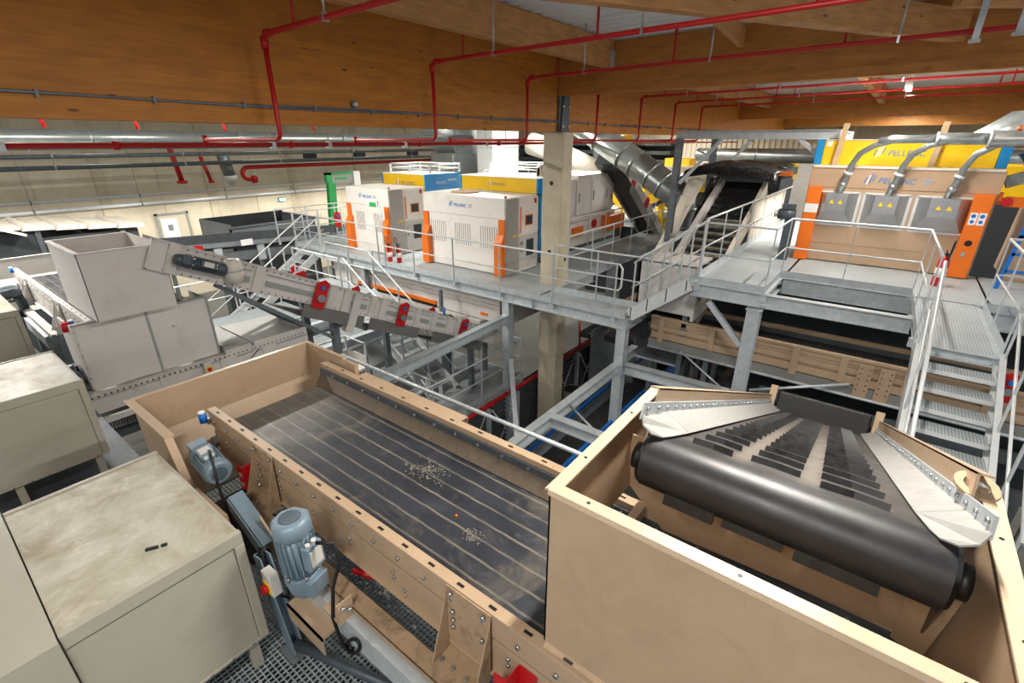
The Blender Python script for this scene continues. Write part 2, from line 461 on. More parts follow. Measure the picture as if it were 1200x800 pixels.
beam('purlin', 'short timber purlin behind the nearest cross beam, above the left red pipe', (9.98, 5.0, 1.3), (24.59, 5.16, DECK-.01), 'glulam_pale')
beam('purlin', 'timber purlin behind the nearest cross beam beside the lit lamp', (9.98, 1.1, 1.3), (24.59, 1.26, DECK-.01), 'glulam_pale')
beam('purlin', 'timber purlin behind the nearest cross beam at the right edge of the picture', (9.98, -2.9, 1.3), (24.59, -2.74, DECK-.01), 'glulam_pale')
o = MB().bar((3.0, 3.96, 1.42), (9.72, -.2, 1.42), .16, .36).build('brace_beam', 'glulam_pale', bevel=.006)
tag(o, 'pale timber wind brace crossing diagonally under the roof sheeting at top right', 'beam')
o = MB().bar((6.75, 2.35, 1.58), (9.7, 2.62, 1.58), .09, .26).build('brace_beam', 'glulam_pale', bevel=.004)
tag(o, 'short timber strut between the diagonal brace and the nearest cross beam', 'beam')
o = MB().bar((9.74, -2.6, 1.5), (7.9, -.05, 1.5), .12, .3).build('brace_beam', 'glulam_pale', bevel=.004)
tag(o, 'timber brace with steel hangers at the upper right corner', 'beam')
for q in ((7.95, -.3), (7.7, -.62)):
    MB().box((q[0]-.03, q[1]-.03, 1.02), (q[0]+.03, q[1]+.03, 1.5)).box((q[0]-.02, q[1]-.05, 1.0), (q[0]+.02, q[1]+.05, 1.03)).build('steel_hanger', 'galv', o)
# steel bracket where cross beam and main beam meet, and purlin hanger
t = thing('beam_bracket', 'dark steel bracket on top of the concrete column', 'bracket', (10.0, 6.4, .18))
MB().box((9.76, 6.2, .19), (10.2, 6.24, 1.3)).build('plate', 'steel_dark', t)
MB().prism([(9.8, .19), (10.16, .19), (10.05, .9), (9.9, .9)], 'y', 6.16, 6.2).build('gusset', 'steel_dark', t)
for (za, zb) in ((.3, .34), (.7, .74)):
    b_ = MB()
    for x in (9.85, 10.1): b_.bolt((x, 6.16, za), (0, -1, 0), .02, .03)
    b_.build('bolts', 'bolt', t)
o = MB().box((9.6, 4.95, 1.3), (9.745, 4.975, 1.62)).box((9.6, 5.145, 1.3), (9.745, 5.17, 1.62)).box((9.6, 4.95, 1.29), (9.745, 5.17, 1.325)).build('purlin_hanger', 'galv')
tag(o, 'galvanised joist hanger holding the purlin end at the nearest cross beam', 'bracket')
# concrete column
c = MB().prism([(9.84, 6.1), (10.24, 6.1), (10.26, 6.12), (10.26, 6.62), (10.24, 6.64), (9.84, 6.64), (9.82, 6.62), (9.82, 6.12)], 'z', GZ, .18).build('concrete_column', 'concrete')
tag(c, 'square concrete column rising through the walkway to the timber main beam', 'column')
h = MB()
for z in (-.9, -2.5): h.cyl((9.815, 6.38, z), (9.83, 6.38, z), .05, 12)
h.cyl((10.1, 6.096, -2.7), (10.1, 6.11, -2.7), .045, 12)
h.build('form_hole', 'black', c)

# ------------------------------------------------------------------ cables on the main beam
t = thing('cable_run', 'pair of grey cable conduits clipped along the face of the main beam', 'conduit', (4, 6.2, .36))
for dz, sag in ((0, .02), (.035, .0)):
    pts = []
    for i in range(60):
        x = -1 + i*.5
        pts.append((x, 6.222, .365 + dz + .012*math.sin(x*1.3+dz*40) + sag))
    MB().tube(pts, .011, 6).build('conduit', 'galv_dark', t)
cl = MB()
for i in range(30):
    cl.box((-.6+i*.9, 6.205, .355), (-.58+i*.9, 6.25, .425))
cl.build('clip', 'galv_dark', t)
t = thing('junction_box', 'small round junction box on the main beam over the cable conduits', 'box', (4.52, 6.2, .42))
MB().cyl((4.52, 6.25, .47), (4.52, 6.19, .47), .045, 14).build('box', 'galv_dark', t)
MB().cyl((4.52, 6.19, .47), (4.52, 6.17, .47), .025, 12).build('cap', 'white_grey', t)

# ------------------------------------------------------------------ lamps of the hall
def lamp(x, y, z, label, seen=False):
    t = thing('led_lamp', label, 'lamp', (x, y, z), 'hall lamps')
    MB().box((x-.7, y-.06, z), (x+.7, y+.06, z+.07)).build('housing', 'white_grey', t)
    MB().box((x-.68, y-.05, z-.012), (x+.68, y+.05, z)).build('diffuser', 'lamp_glow', t)
    w = MB()
    for dx in (-.5, .5): w.cyl((x+dx, y, z+.07), (x+dx, y, DECK), .006, 6)
    w.build('suspension', 'zinc', t)
    ld = bpy.data.lights.new('lamp_light', 'AREA'); ld.shape = 'RECTANGLE'; ld.size = 1.36; ld.size_y = .12
    ld.energy = LAMP_W; ld.color = (1, .95, .87)
    lo = bpy.data.objects.new('lamp_light', ld); lo.parent = t; lo.location = (0, 0, -.02); COL.objects.link(lo)
lamp(14.8, .3, 1.08, 'lit white LED lamp hanging behind the nearest cross beam at upper right')
def lamp_light(x, y, z=1.25, f=1):
    # area light of a hall lamp without its body; also used for added fill
    ld = bpy.data.lights.new('lamp_light', 'AREA'); ld.shape = 'RECTANGLE'; ld.size = 1.36; ld.size_y = .12
    ld.energy = LAMP_W*f; ld.color = (1, .95, .87)
    lo = bpy.data.objects.new('lamp_light', ld); lo.location = (x, y, z); COL.objects.link(lo)
# lamp rows along the bays between the main beams; outer rows added for light
for x, f in ((-6, .35), (-1.6, .4), (3.3, .85)): lamp_light(x, .3, 1.3, f)
for x in (10.6, 19.2, 29, 33): lamp_light(x, .3, 1.3, .48 if x < 15 else 1)
for x in (-4, .5, 5, 14.5, 18, 22, 26, 30, 34): lamp_light(x, 12.5, 1.3, 1.35)
for x in (-2, 5, 12, 19, 26): lamp_light(x, 24.5, 1.3, .2)  # unseen row added to lift the left wall
for x in range(-1, 36, 4): lamp_light(x, 27.6, -2.55, .5)      # added unseen lights that brighten the lower left wall
for x in (-4, 1.5, 7, 14.8, 21, 28): lamp_light(x, -11, 1.3)  # unseen row added as fill light

# ------------------------------------------------------------------ sprinkler pipes
def sprinkler(x, label, y_end=-11.0, z=1.1, r=.028, drop=True):
    t = thing('sprinkler_pipe', label, 'pipe', (x, 5.9, .05), 'red sprinkler branch pipes')
    zz = z + .012*0
    pts = [(x, y_end, z+.14), (x, 5.78, z-.02)] + arc((x, 5.78, z-.12), (0, 0, 1), (0, 1, 0), .1, 0, R(90), 4)[1:]
    MB().tube(pts, r, 10).build('branch_pipe', 'pipe_red', t)
    MB().tube([(x, 5.88, z-.1), (x, 5.88, .12)] + arc((x, 5.98, .12), (0, -1, 0), (0, 0, -1), .1, 0, R(90), 4)[1:] + [(x, 6.6, .02), (x, 7.9, .02)], r, 10).build('drop_pipe', 'pipe_red', t)
    MB().cyl((x, 5.88, z-.16), (x, 5.88, z-.04), r*1.5, 10).cyl((x, 5.74, z-.022), (x, 5.83, z-.02), r*1.5, 10).build('elbow_fitting', 'red', t)
    MB().cyl((x, 7.95, .08), (x, 7.95, -.06), r*1.2, 10).build('riser', 'pipe_red', t)
    for y in (4.7, 2.6, .4, -2, -4.5):
        if y < y_end: continue
        zc = z - .02 + .16*(5.78-y)/(5.78-y_end)
        MB().cyl((x, y, zc), (x, y, DECK), .012, 6).box((x-.035, y-.012, zc-.035), (x+.035, y+.012, zc+.04)).build('hanger', 'zinc', t)
        MB().cyl((x, y+.55, zc), (x, y+.55, min(DECK, zc+.42)), .016, 8).cyl((x, y+.55, zc+.40), (x, y+.55, zc+.45), .024, 8).build('sprinkler_riser', 'pipe_red', t)
NM = ['first from the left', 'second from the left', 'third from the left', 'fourth from the left', 'fifth from the left', 'sixth from the left', 'farthest in view']
for i, x in enumerate((3.2, 5.72, 8.14, 10.9, 13.3, 15.8, 18.3)):
    sprinkler(x, 'red sprinkler branch pipe dropping past the main beam, ' + NM[i])
t = thing('sprinkler_main', 'long thin red sprinkler main running along just behind the main beam', 'pipe', (8, 8, -.07))
MB().tube([(-3, 8.0, -.05), (32, 8.0, -.045)], .034, 10).build('pipe', 'pipe_red', t)
for x in (1.1, 4.2, 5.2, 6.9, 9.4, 12.2, 15.5):
    MB().cyl((x, 8, -.05), (x, 8, 1.8), .007, 6).box((x-.03, 7.95, -.11), (x+.03, 8.05, .0)).build('hanger', 'zinc', t)
for x in (2.15, 4.5, 7.3, 9.9): MB().cyl((x-.04, 8, -.05), (x+.04, 8, -.05), .055, 10).build('coupling', 'red', t)

# pipes along the left wall
def wall_pipe(name, label, y, z, r, mat, x0=-5, x1=37, step=4.0, cat='pipe', bands='zinc'):
    t = thing(name, label, cat, (x0, y, z))
    MB().tube([(x0, y, z), (x1, y, z)], r, 14).build('pipe', mat, t)
    c = MB(); x = x0 + 1.3
    while x < x1:
        c.cyl((x-.03, y, z), (x+.03, y, z), r*1.12, 14).cyl((x, y, z), (x, y, DECK-.005), .008, 5); x += step
    c.build('clamp', bands, t)
wall_pipe('air_duct', 'fat galvanised round duct running along the left wall below the main beam', 18, .09, .2, 'duct', x1=20)
wall_pipe('steel_pipe', 'thin dark steel pipe along the left wall, upper of two', 23, -.48, .07, 'galv_dark')
wall_pipe('steel_pipe', 'thin dark steel pipe along the left wall, lower of two', 23, -.84, .08, 'galv_dark')
wall_pipe('steel_pipe', 'pale pipe along the left wall, upper of the pale pair over the door', 29.5, -2.46, .07, 'galv_light', bands='galv_dark')
wall_pipe('steel_pipe', 'pale pipe along the left wall, lower of the pale pair over the door', 29.5, -2.86, .09, 'galv_light', bands='galv_dark')
wall_pipe('cable_tray', 'narrow grey cable tray along the left wall above the red fire main', 26, -.25, .06, 'galv_dark')
t = thing('fire_main', 'red fire main on the left wall bending down beside a white cap', 'pipe', (12, 27, -2))
MB().tube([(36, 27, -1.25), (12.6, 27, -1.25)] + arc((12.6, 27, -1.55), (0, 0, 1), (-1, 0, 0), .3, 0, R(180), 8)[1:] + [(12.9, 27, -1.85)], .11, 12).build('pipe', 'pipe_red', t)
MB().cyl((12.95, 27, -1.85), (12.75, 27, -1.85), .2, 14).build('flange', 'red', t)
for x, z0, z1, lb in ((9.3, .3, -1.85, 'red riser pipe on the left wall, wider of two'), (10.6, -.7, -1.9, 'red riser pipe on the left wall beside the grey soil pipe')):
    t = thing('riser_pipe', lb, 'pipe', (x, 27.3, z1))
    MB().tube([(x, 27.3, z0), (x+.25, 27.3, z1)], .12 if x < 10 else .09, 12).build('pipe', 'pipe_red', t)
    MB().cyl((x+.25, 27.3, z1-.02), (x+.25, 27.3, z1+.1), .22 if x < 10 else .13, 12).build('flange', 'red', t)
t = thing('soil_pipe', 'grey vertical pipe with a rounded white cap on the left wall', 'pipe', (11.6, 27, -2))
MB().tube([(11.5, 27, -.6), (11.65, 27, -1.6)], .28, 14).build('pipe', 'galv_dark', t)
MB().tube([(11.65, 27, -1.6), (11.66, 27, -1.75), (11.67, 27, -1.95), (11.68, 27, -2.08)], [.34, .36, .3, .12], 14).build('cap', 'white_grey', t)
t = thing('emergency_sign', 'small lit green emergency exit sign under the pale wall pipes', 'sign', (15.6, 29.8, -3.4))
MB().box((15.5, 29.8, -3.4), (15.62, 29.9, -3.22)).box((15.7, 29.8, -3.4), (15.82, 29.9, -3.22)).build('lit_panel', 'sign_green', t)
MB().box((15.45, 29.9, -3.44), (15.87, 29.98, -3.18)).build('housing', 'galv_dark', t)
for i, (x, dx) in enumerate(((15.1, .7), (18.3, .7), (22.4, .8), (26.2, .8))):
    t = tag(MB().box((x, 25.6, -.85-.04*i), (x+dx, 25.8, -.45-.04*i)).build('control_box', 'black'), 'small black box on the left wall pipes, %s from the left' % ['first', 'second', 'third', 'fourth'][i], 'box')
for i, x in enumerate((2.6, 4.2, 6.1, 8.6)):
    t = thing('sprinkler_stub', 'short red sprinkler stub above the fat duct, %s from the left' % ['first', 'second', 'third', 'fourth'][i], 'pipe', (x, 14, .3))
    MB().tube([(x, 14, .62), (x+.08, 14, .26)], .035, 8).build('stub_pipe', 'pipe_red', t)
    MB().tube([(x, 14, .6), (x-.5, 13.6, .45)], .03, 8).build('arm_pipe', 'pipe_red', t)
    MB().tube([(x, 14, .6), (x, 14, 1.845)], .01, 6).build('hanger', 'zinc', t)
# ------------------------------------------------------------------ bar grating floor under the front machines
FZ = -3.2
t = thing('grating_floor', 'galvanised bar grating floor beneath the front belt and gearmotors', 'floor grating', (1, 2, FZ-.04))
b_ = MB()
x = -1.2
while x < 2.6:
    b_.box((x-.0015, -1.0, FZ-.03), (x+.0015, 4.7, FZ)); x += .034
b_.build('bearing_bars', 'galv', t)
b_ = MB()
y = -1.0
while y < 4.7:
    b_.box((-1.2, y-.002, FZ-.012), (2.6, y+.002, FZ-.002)); y += .034
b_.build('cross_rods', 'galv', t)
for y in (-.2, 1.25, 2.7, 4.2):
    MB().channel((-1.2, y, FZ-.1), (2.6, y, FZ-.1), .06, .12).build('support_channel', 'galv_dark', t)
o = MB().box((-1.6, 4.72, FZ-.05), (.98, 12.5, FZ)).build('floor_plate', 'steel_dark')
tag(o, 'dark steel floor plate between the grey cabinets at left', 'floor plate')
o = MB().box((-1.6, -1.5, FZ-1.15), (2.8, 4.7, FZ-1.1)).build('under_sheet', 'container_dark')  # plain dark sheet beneath the bar grating
tag(o, 'dark sheet below the front bar grating', 'tray')

# ------------------------------------------------------------------ front belt conveyor (runs along Y, discharges into the left hopper)
def hexes(mb, pts, d, r=.013):
    for p in pts: mb.bolt(p, d, r, .012)
def belt_conveyor(dy, cream, label, front):
    """dy shifts the whole line along Y; front = the one under the lens, with all its detail"""
    by, ey = (-.28 if cream else -1.6), 4.2
    t = thing('belt_conveyor', label, 'conveyor', (1.8, 1.5+dy, FZ))
    P = 'beige' if not cream else 'white_panel'
    bt = MB()
    prof = [(by, -2.3), (ey, -2.3)] + [(ey + .12*math.sin(R(a)), -2.42 + .12*math.cos(R(a))) for a in (20, 45, 70, 90, 115, 140, 160)] + [(ey, -2.54), (by, -2.54)]
    bt.prism([(a+dy, b) for a, b in prof], 'x', 1.27, 2.31)
    bt.build('belt', 'belt_dusty', t)
    MB().cyl((1.2, ey+dy, -2.42), (2.4, ey+dy, -2.42), .05, 12).build('drum_shaft', 'galv_dark', t)
    # near side: folded top channel with slots, plate below it
    n = MB()
    n.prism([(1.222, -2.1), (1.28, -2.1), (1.28, -2.118), (1.286, -2.118), (1.286, -2.1), (1.286, -2.094), (1.222, -2.094)], 'y', by+dy, ey+dy+.0)
    n.box((1.222, by+dy, -2.25), (1.23, ey+dy, -2.1))
    near = n.build('side_channel', P, t, bevel=.002)
    MB().box((1.245, by+dy, -2.29), (1.25, ey+dy-.06, -2.2)).build('gap_shade_strip', 'black', near)  # black strip behind the groove, its shade put in as colour
    sl = MB(); y = by + .1
    while y < ey - .05:
        sl.box((1.244, y+dy, -2.0935), (1.26, y+.045+dy, -2.0925)); y += .213
    sl.build('slots', 'black', near)
    lowp = MB().box((1.226, by+dy, -2.50), (1.236, ey+dy-.05, -2.272)).box((1.2, by+dy, -2.502), (1.236, ey+dy-.05, -2.494)).build('side_plate', P, t, bevel=.002)
    b_ = MB(); y = by + .16; i = 0
    while y < ey - .1:
        b_.bolt((1.222, y+dy, -2.185), (-1, 0, 0), .014, .012)
        if i % 2: hexes(b_, [(1.226, y+.06+dy, -2.33), (1.226, y+.06+dy, -2.375)], (-1, 0, 0), .012)
        if i % 3 == 0: hexes(b_, [(1.226, y-.03+dy, -2.42), (1.226, y-.03+dy, -2.46)], (-1, 0, 0), .011)
        y += .213; i += 1
    b_.build('bolts', 'bolt', t)
    # far side: channel, rubber seal strip with bolts, sloping skirt
    n = MB().box((2.325, by+dy, -2.1), (2.395, ey+.05+dy, -2.09)).box((2.385, by+dy, -2.5), (2.395, ey+.05+dy, -2.1)).box((2.325, by+dy, -2.16), (2.333, ey+.05+dy, -2.1))
    far = n.build('side_channel', P, t, bevel=.002)
    sl = MB(); y = by + .1
    while y < ey - .05:
        sl.box((2.352, y+dy, -2.0895), (2.368, y+.045+dy, -2.0885)); y += .3
    sl.build('slots', 'black', far)
    MB().box((2.306, by+dy, -2.195), (2.325, ey+.05+dy, -2.135)).build('seal_strip', 'steel_dark', t)
    b_ = MB(); y = by + .1
    while y < ey: b_.bolt((2.306, y+dy, -2.165), (-1, 0, 0), .014, .01); y += .24
    b_.build('bolts', 'bolt', t)
    MB().plate([(2.315, by+dy, -2.19), (2.315, ey+.05+dy, -2.19), (2.235, ey+.05+dy, -2.292), (2.235, by+dy, -2.292)], .008).build('rubber_skirt', 'skirt', t)
    # gusset brackets carrying the belt frame
    for (y0, y1) in ((1.06, 1.36), (3.11, 3.40)) if front else ((1.0, 1.3), (3.1, 3.4)):
        g = MB()
        g.plate([(1.212, y0+dy, -2.1), (1.212, y1+dy, -2.1), (1.205, y1+dy, -2.545), (1.205, y0+dy, -2.545)], .008)
        for y in (y0, y1-.008):
            g.prism([(1.222, -2.11), (1.226, -2.545), (1.075, -2.545)], 'y', y+dy, y+.008+dy)
        g.box((1.07, y0+dy, -2.553), (1.22, y1+dy, -2.545))
        gb = g.build('gusset_bracket', 'beige_worn' if not cream else P, t)
        b_ = MB()
        for (yy, zz) in ((y1-.04, -2.13), (y1-.05, -2.25), (y1-.05, -2.31), (y1-.05, -2.36), (y0+.04, -2.13), (y0+.05, -2.3)):
            b_.bolt((1.206, yy+dy, zz), (-1, 0, 0), .013, .014)
        for yy in (y1-.03, (y0+y1)/2+.04, y0+.1): b_.bolt((1.12, yy+dy, -2.545), (0, 0, 1), .013, .014)
        b_.build('bolts', 'bolt', gb)
    # folded support beam on a galvanised channel
    MB().box((1.02, 1.08+dy, -2.561), (1.13, 3.5+dy, -2.553)).box((1.02, 1.08+dy, -2.60), (1.028, 3.5+dy, -2.553)).box((1.122, 1.08+dy, -2.64), (1.13, 3.5+dy, -2.553)).build('support_beam', 'beige_worn' if not cream else P, t, bevel=.002)
    MB().channel((1.015, 1.25+dy, -2.70), (1.015, 2.62+dy, -2.70), .09, .18, .008, side=-1).build('support_channel', 'galv', t)
    for y in (1.3, 2.55): MB().bar((1.06, y+dy, FZ), (1.06, y+dy, -2.79), .08, .08).build('support_leg', 'galv_dark', t)
    for y in (-.2 if cream else -1.2, 1.5, 3.7):
        MB().bar((2.34, y+dy, FZ), (2.34, y+dy, -2.5), .08, .08).build('support_leg', 'galv', t)
    for y in (-.1, .9, 1.9, 2.9):
        MB().cyl((1.24, y+dy, -2.5), (2.38, y+dy, -2.5), .035, 10).build('return_roller', 'galv_dark', t)
    return t
bc = belt_conveyor(0, False, 'beige belt conveyor with wide dusty black belt, nearest to the lens', True)
wc = belt_conveyor(8.0, True, 'pale grey belt conveyor passing under the white hopper at left', False)

# red Z-shaped guard brackets on the near side of the front belt
def red_bracket(y, label, mirror=1):
    # folded plate standing off the side plate
    t = thing('red_bracket', label, 'bracket', (1.19, y, -2.56))
    MB().plate([(1.218, y-.05, -2.3), (1.218, y+.05, -2.3), (1.218, y+.05, -2.54), (1.218, y-.05, -2.54)], .006).build('back_plate', 'red', t)
    MB().plate([(1.218, y+.05*mirror, -2.3), (1.13, y+.05*mirror+.01, -2.31), (1.13, y+.05*mirror+.01, -2.53), (1.218, y+.05*mirror, -2.54)], .006).plate([(1.13, y+.06*mirror, -2.31), (1.12, y+.13*mirror, -2.31), (1.12, y+.13*mirror, -2.53), (1.13, y+.06*mirror, -2.53)], .006).build('folded_flange', 'red', t)
    MB().box((1.118, y+.08*mirror, -2.4), (1.1285, y+.115*mirror, -2.375)).box((1.118, y+.08*mirror, -2.49), (1.1285, y+.115*mirror, -2.465)).build('slots', 'plastic_grey', t)
    MB().bolt((1.21, y-.02, -2.47), (-1, 0, 0), .022, .03).bolt((1.21, y-.02, -2.42), (-1, 0, 0), .012, .03).build('bolts', 'bolt', t)
red_bracket(.84, 'red folded bracket bolted under the front belt beside the right gusset')
red_bracket(3.42, 'red folded bracket under the front belt beside the left gusset, below the first gearmotor')
o = MB().tube([(1.22, 2.26, -2.62), (1.3, 2.1, -2.66)], .022, 10).build('red_lever', 'red')
tag(o, 'small red lever over the grating between support beam and front belt', 'lever')

# beige plate box standing behind the far side of the front belt
t = thing('cover_box', 'long beige folded box along the far side of the front belt', 'cover', (2.5, 3.0, -2.45))
MB().box((2.4, 2.38, -2.12), (2.50, 3.75, -2.11)).box((2.492, 2.38, -2.45), (2.50, 3.75, -2.12)).box((2.4, 2.38, -2.45), (2.408, 3.75, -2.12)).build('lid', 'beige', t, bevel=.003)
MB().box((2.4, 2.375, -2.3), (2.49, 2.382, -2.13)).build('end_plate', 'skirt', t)
t = thing('cover_box', 'short beige folded box at the far corner of the left hopper', 'cover', (2.5, 3.95, -2.45))
MB().box((2.42, 3.80, -2.02), (2.46, 4.0, -2.45)).build('plate', 'beige', t)
# sensors on the frame ends
def sensor(p, label, grp='blue capped sensors'):
    t = thing('sensor', label, 'sensor', p, grp)
    x, y, z = p
    MB().cyl((x, y, z), (x, y, z+.085), .03, 12).build('body', 'deep_blue', t)
    MB().cyl((x, y, z+.085), (x, y, z+.1), .026, 12).build('cap', 'white', t)
    MB().box((x+.02, y-.015, z-.03), (x+.06, y+.015, z+.02)).build('mount', 'bolt', t)
sensor((1.17, 4.18, -2.19), 'blue capped sensor at the far left end of the front belt frame')
sensor((2.45, 4.02, -2.12), 'blue capped sensor beside the far side of the front belt at the hopper corner')
sensor((1.2, 12.1, -2.15), 'blue sensor at the far end of the pale belt conveyor at left')
sensor((1.12, 7.95, -2.2), 'blue sensor at the upper corner of the white tail housing')
o = MB().cyl((1.05, 7.9, -2.22), (1.05, 7.9, -2.1), .045, 12).build('red_stub', 'red')  # plain red cap at the housing corner, no signal lamp
tag(o, 'red round beacon at the upper corner of the white tail housing', 'endcap')

# ------------------------------------------------------------------ hoppers
def feed_hopper(dy, mat, edge, label, dx=0):
    """open box on the belt, into which the inclined conveyor drops"""
    y0, y1, x0, x1, zt, zb = -.55, .78, 1.25, 2.26, -1.22, -2.06
    if dy: y0, y1, x0, x1 = -.60, .76, 1.29, 2.17
    t = thing('feed_hopper', label, 'hopper', (1.75, .1+dy, zb))
    Y0, Y1 = y0+dy, y1+dy
    MB().box((x0, Y0, zb), (x0+.008, Y1, zt)).build('near_wall', mat, t)
    if not dy:
        MB().box((x0, Y1-.008, zb), (x0+.55, Y1, zt)).box((x0+.55, Y1-.008, -1.72), (x1, Y1, zt)).build('left_wall', mat, t)
    else:
        MB().prism([(x0, zt), (x1, zt), (x1, zb), (x0+.1, zb), (x0+.02, -1.9), (x0, -1.6)], 'y', Y1-.008, Y1).build('left_wall', mat, t)
    MB().prism([(x0, zb), (x1, zb), (x1, zt-.02), (x0, zt)], 'y', Y0, Y0+.008).build('right_wall', mat, t)
    if not dy:
        MB().prism([(Y1, zt), (Y1-.045, zt), (Y1-.07, -1.5), (Y1, -1.5)], 'x', x1, x1+.008).build('back_corner', mat, t)
        MB().prism([(Y0, zt), (Y0+.03, zt), (Y0+.05, -1.5), (Y0, -1.5)], 'x', x1, x1+.008).build('back_corner', mat, t)
    else:
        MB().box((x1-.008, Y0, zb), (x1, Y1, zt)).build('back_wall', mat, t)
    w = .054
    ed = MB()
    ed.box((x0-.012, Y0, zt-.004), (x0+w-.012, Y1, zt+.006)).box((x0-.012, Y0, zt-.022), (x0-.006, Y1, zt-.004))
    rim1 = ed.build('rim', edge, t, bevel=.002)
    MB().prism([(x0-.012, Y1+.012), (x0+.04, Y1-.042), (x1+.0, Y1-.042), (x1, Y1+.012)], 'z', zt-.004, zt+.005).build('rim', edge, t)
    MB().prism([(x0+.04, Y0+.03), (x0-.012, Y0-.03), (x1-.03, Y0-.03), (x1-.03, Y0+.03)], 'z', zt-.004, zt+.005).build('rim', edge, t)
    h = MB()
    for y in (-.42, .1, .62): h.cyl((x0+.016, y+dy, zt+.0055), (x0+.016, y+dy, zt+.0066), .008, 10)
    for x in (1.5, 1.95): h.cyl((x, Y1-.016, zt+.0045), (x, Y1-.016, zt+.0056), .008, 10); h.cyl((x, Y0, zt+.0045), (x, Y0, zt+.0056), .008, 10)
    h.build('holes', 'black', t)
    if not dy:
        # inner sheets under the drum, dark gap below
        MB().plate([(2.0, Y1-.01, -1.36), (2.0, Y0+.13, -1.40), (2.12, Y0+.10, -1.92), (2.12, Y1-.2, -1.97), (2.06, Y1-.01, -1.72)], .006).build('inner_sheet', mat, t)
        MB().plate([(1.98, Y0+.15, -1.4), (1.9, Y0+.02, -1.42), (2.05, Y0+.02, -1.95), (2.1, Y0+.12, -1.95)], .006).build('inner_sheet', mat, t)
        MB().box((1.8, Y1-.05, -2.05), (2.25, Y1-.0, -1.97)).build('inner_ledge', mat, t)
        MB().prism([(1.62, .27), (1.83, .2), (1.86, .36), (1.7, .4)], 'z', -2.06, -2.03).build('side_flap', 'skirt', t)
        # lifting lug with its round hole
        ring = []
        n = 20
        lug = MB()
        cx, cy, rr, ri = 2.25, -.51, .085, .05
        vs, fs = [], []
        for i in range(n):
            a = 2*math.pi*i/n
            for (r_, z_) in ((rr, zt+.012), (ri, zt+.012), (ri, zt-.0), (rr, zt-.0)):
                vs.append((cx+r_*math.cos(a)*1.15, cy+r_*math.sin(a)*.8, z_))
        for i in range(n):
            j = (i+1) % n
            for q in range(4): fs.append((4*i+q, 4*j+q, 4*j+(q+1)%4, 4*i+(q+1)%4))
        lug.add(vs, fs); lug.build('lifting_lug', mat, t)
    return t
fh = feed_hopper(0, 'beige', 'rim_lit', 'open beige sheet hopper in the right foreground below the cleated belt')
wh = feed_hopper(8.02, 'white_panel', 'white_grey', 'open white sheet hopper on the pale belt line at left')

def end_hopper(dy, mat, edge, label):
    """hopper around the discharge end of a belt conveyor"""
    x0, x1, z = .84, 2.42, -2.0
    t = thing('end_hopper', label, 'hopper', (1.6, 4.3+dy, FZ))
    MB().prism([(3.82, z), (4.66, z), (4.66, FZ), (3.1, FZ), (3.1, -2.35), (3.6, -2.37), (3.67, -2.33), (3.8, -2.05)], 'x', x0, x0+.008).build('left_wall', mat, t)
    for v in t.children:
        for p in v.data.vertices: p.co.y += dy
    MB().plate([(x0, 4.652+dy, z), (x1, 4.652+dy, z), (x1, 4.652+dy, -2.36), (x0, 4.652+dy, -2.36)], .008).build('back_wall', mat, t)
    MB().plate([(x0+.01, 4.65+dy, -2.36), (x1-.01, 4.65+dy, -2.36), (x1-.01, 4.36+dy, -2.95), (x0+.01, 4.36+dy, -2.95)], .008).build('slide_plate', mat, t)
    MB().prism([(4.0+dy, z), (4.66+dy, z), (4.66+dy, -2.9), (4.2+dy, -2.9), (4.0+dy, -2.5)], 'x', x1, x1+.008).build('right_wall', mat, t)
    MB().box((x0-.045, 3.8+dy, z-.003), (x0+.02, 4.69+dy, z+.005)).build('rim', edge, t, bevel=.002)
    MB().box((x0-.045, 4.64+dy, z-.003), (x1+.04, 4.69+dy, z+.006)).build('rim', edge, t, bevel=.002)
    MB().box((x1, 3.99+dy, z-.003), (x1+.04, 4.69+dy, z+.005)).build('rim', edge, t, bevel=.002)
    # near edge flange folded outward, following the cut of the wall
    pts = [(3.81, -2.0), (3.67, -2.33), (3.6, -2.37), (3.1, -2.35), (3.06, -2.62)]
    for (a, b) in zip(pts, pts[1:]):
        MB().bar((x0-.02, a[0]+dy, a[1]), (x0-.02, b[0]+dy, b[1]), .055, .008, (0, .3, 1)).build('front_flange', mat, t)
    b_ = MB()
    for i in range(7): b_.bolt((x0, 3.9+.11*i+dy, -2.62), (-1, 0, 0), .012, .012)
    b_.build('bolts', 'bolt', t)
    return t
end_hopper(0, 'beige', 'beige', 'open beige discharge hopper at the far end of the front belt')
end_hopper(8.05, 'white_grey', 'white_grey', 'pale discharge hopper at the far left behind the white hopper')

# white bolted housing under the white hopper, over the tail of the pale belt
t = thing('tail_housing', 'white two panel housing over the tail of the pale belt, below the white hopper', 'housing', (1.85, 7.75, -3.05))
for (xa, xb) in ((1.085, 1.835), (1.865, 2.60)):
    MB().box((xa, 7.70, -3.02), (xb, 7.712, -2.13)).build('front_panel', 'white_panel', t, bevel=.003)
MB().box((1.835, 7.695, -3.02), (1.865, 7.72, -2.13)).build('middle_strip', 'plastic_grey', t)
MB().box((1.06, 7.69, -2.13), (2.63, 7.75, -2.10)).build('top_strip', 'guard_sheet', t, bevel=.003)
MB().box((1.06, 7.70, -3.02), (1.085, 8.35, -2.13)).build('side_panel', 'white_grey', t, bevel=.003)
MB().box((2.60, 7.69, -3.02), (2.63, 8.3, -2.13)).build('side_panel', 'plastic_grey', t, bevel=.003)
b_ = MB()
for i in range(6): b_.bolt((1.072, 7.70, -3.0+.16*i), (0, -1, 0), .011, .008); b_.bolt((2.615, 7.69, -3.0+.16*i), (0, -1, 0), .011, .008)
b_.bolt((2.12, 7.70, -2.42), (0, -1, 0), .016, .01)
b_.build('bolts', 'bolt', t)
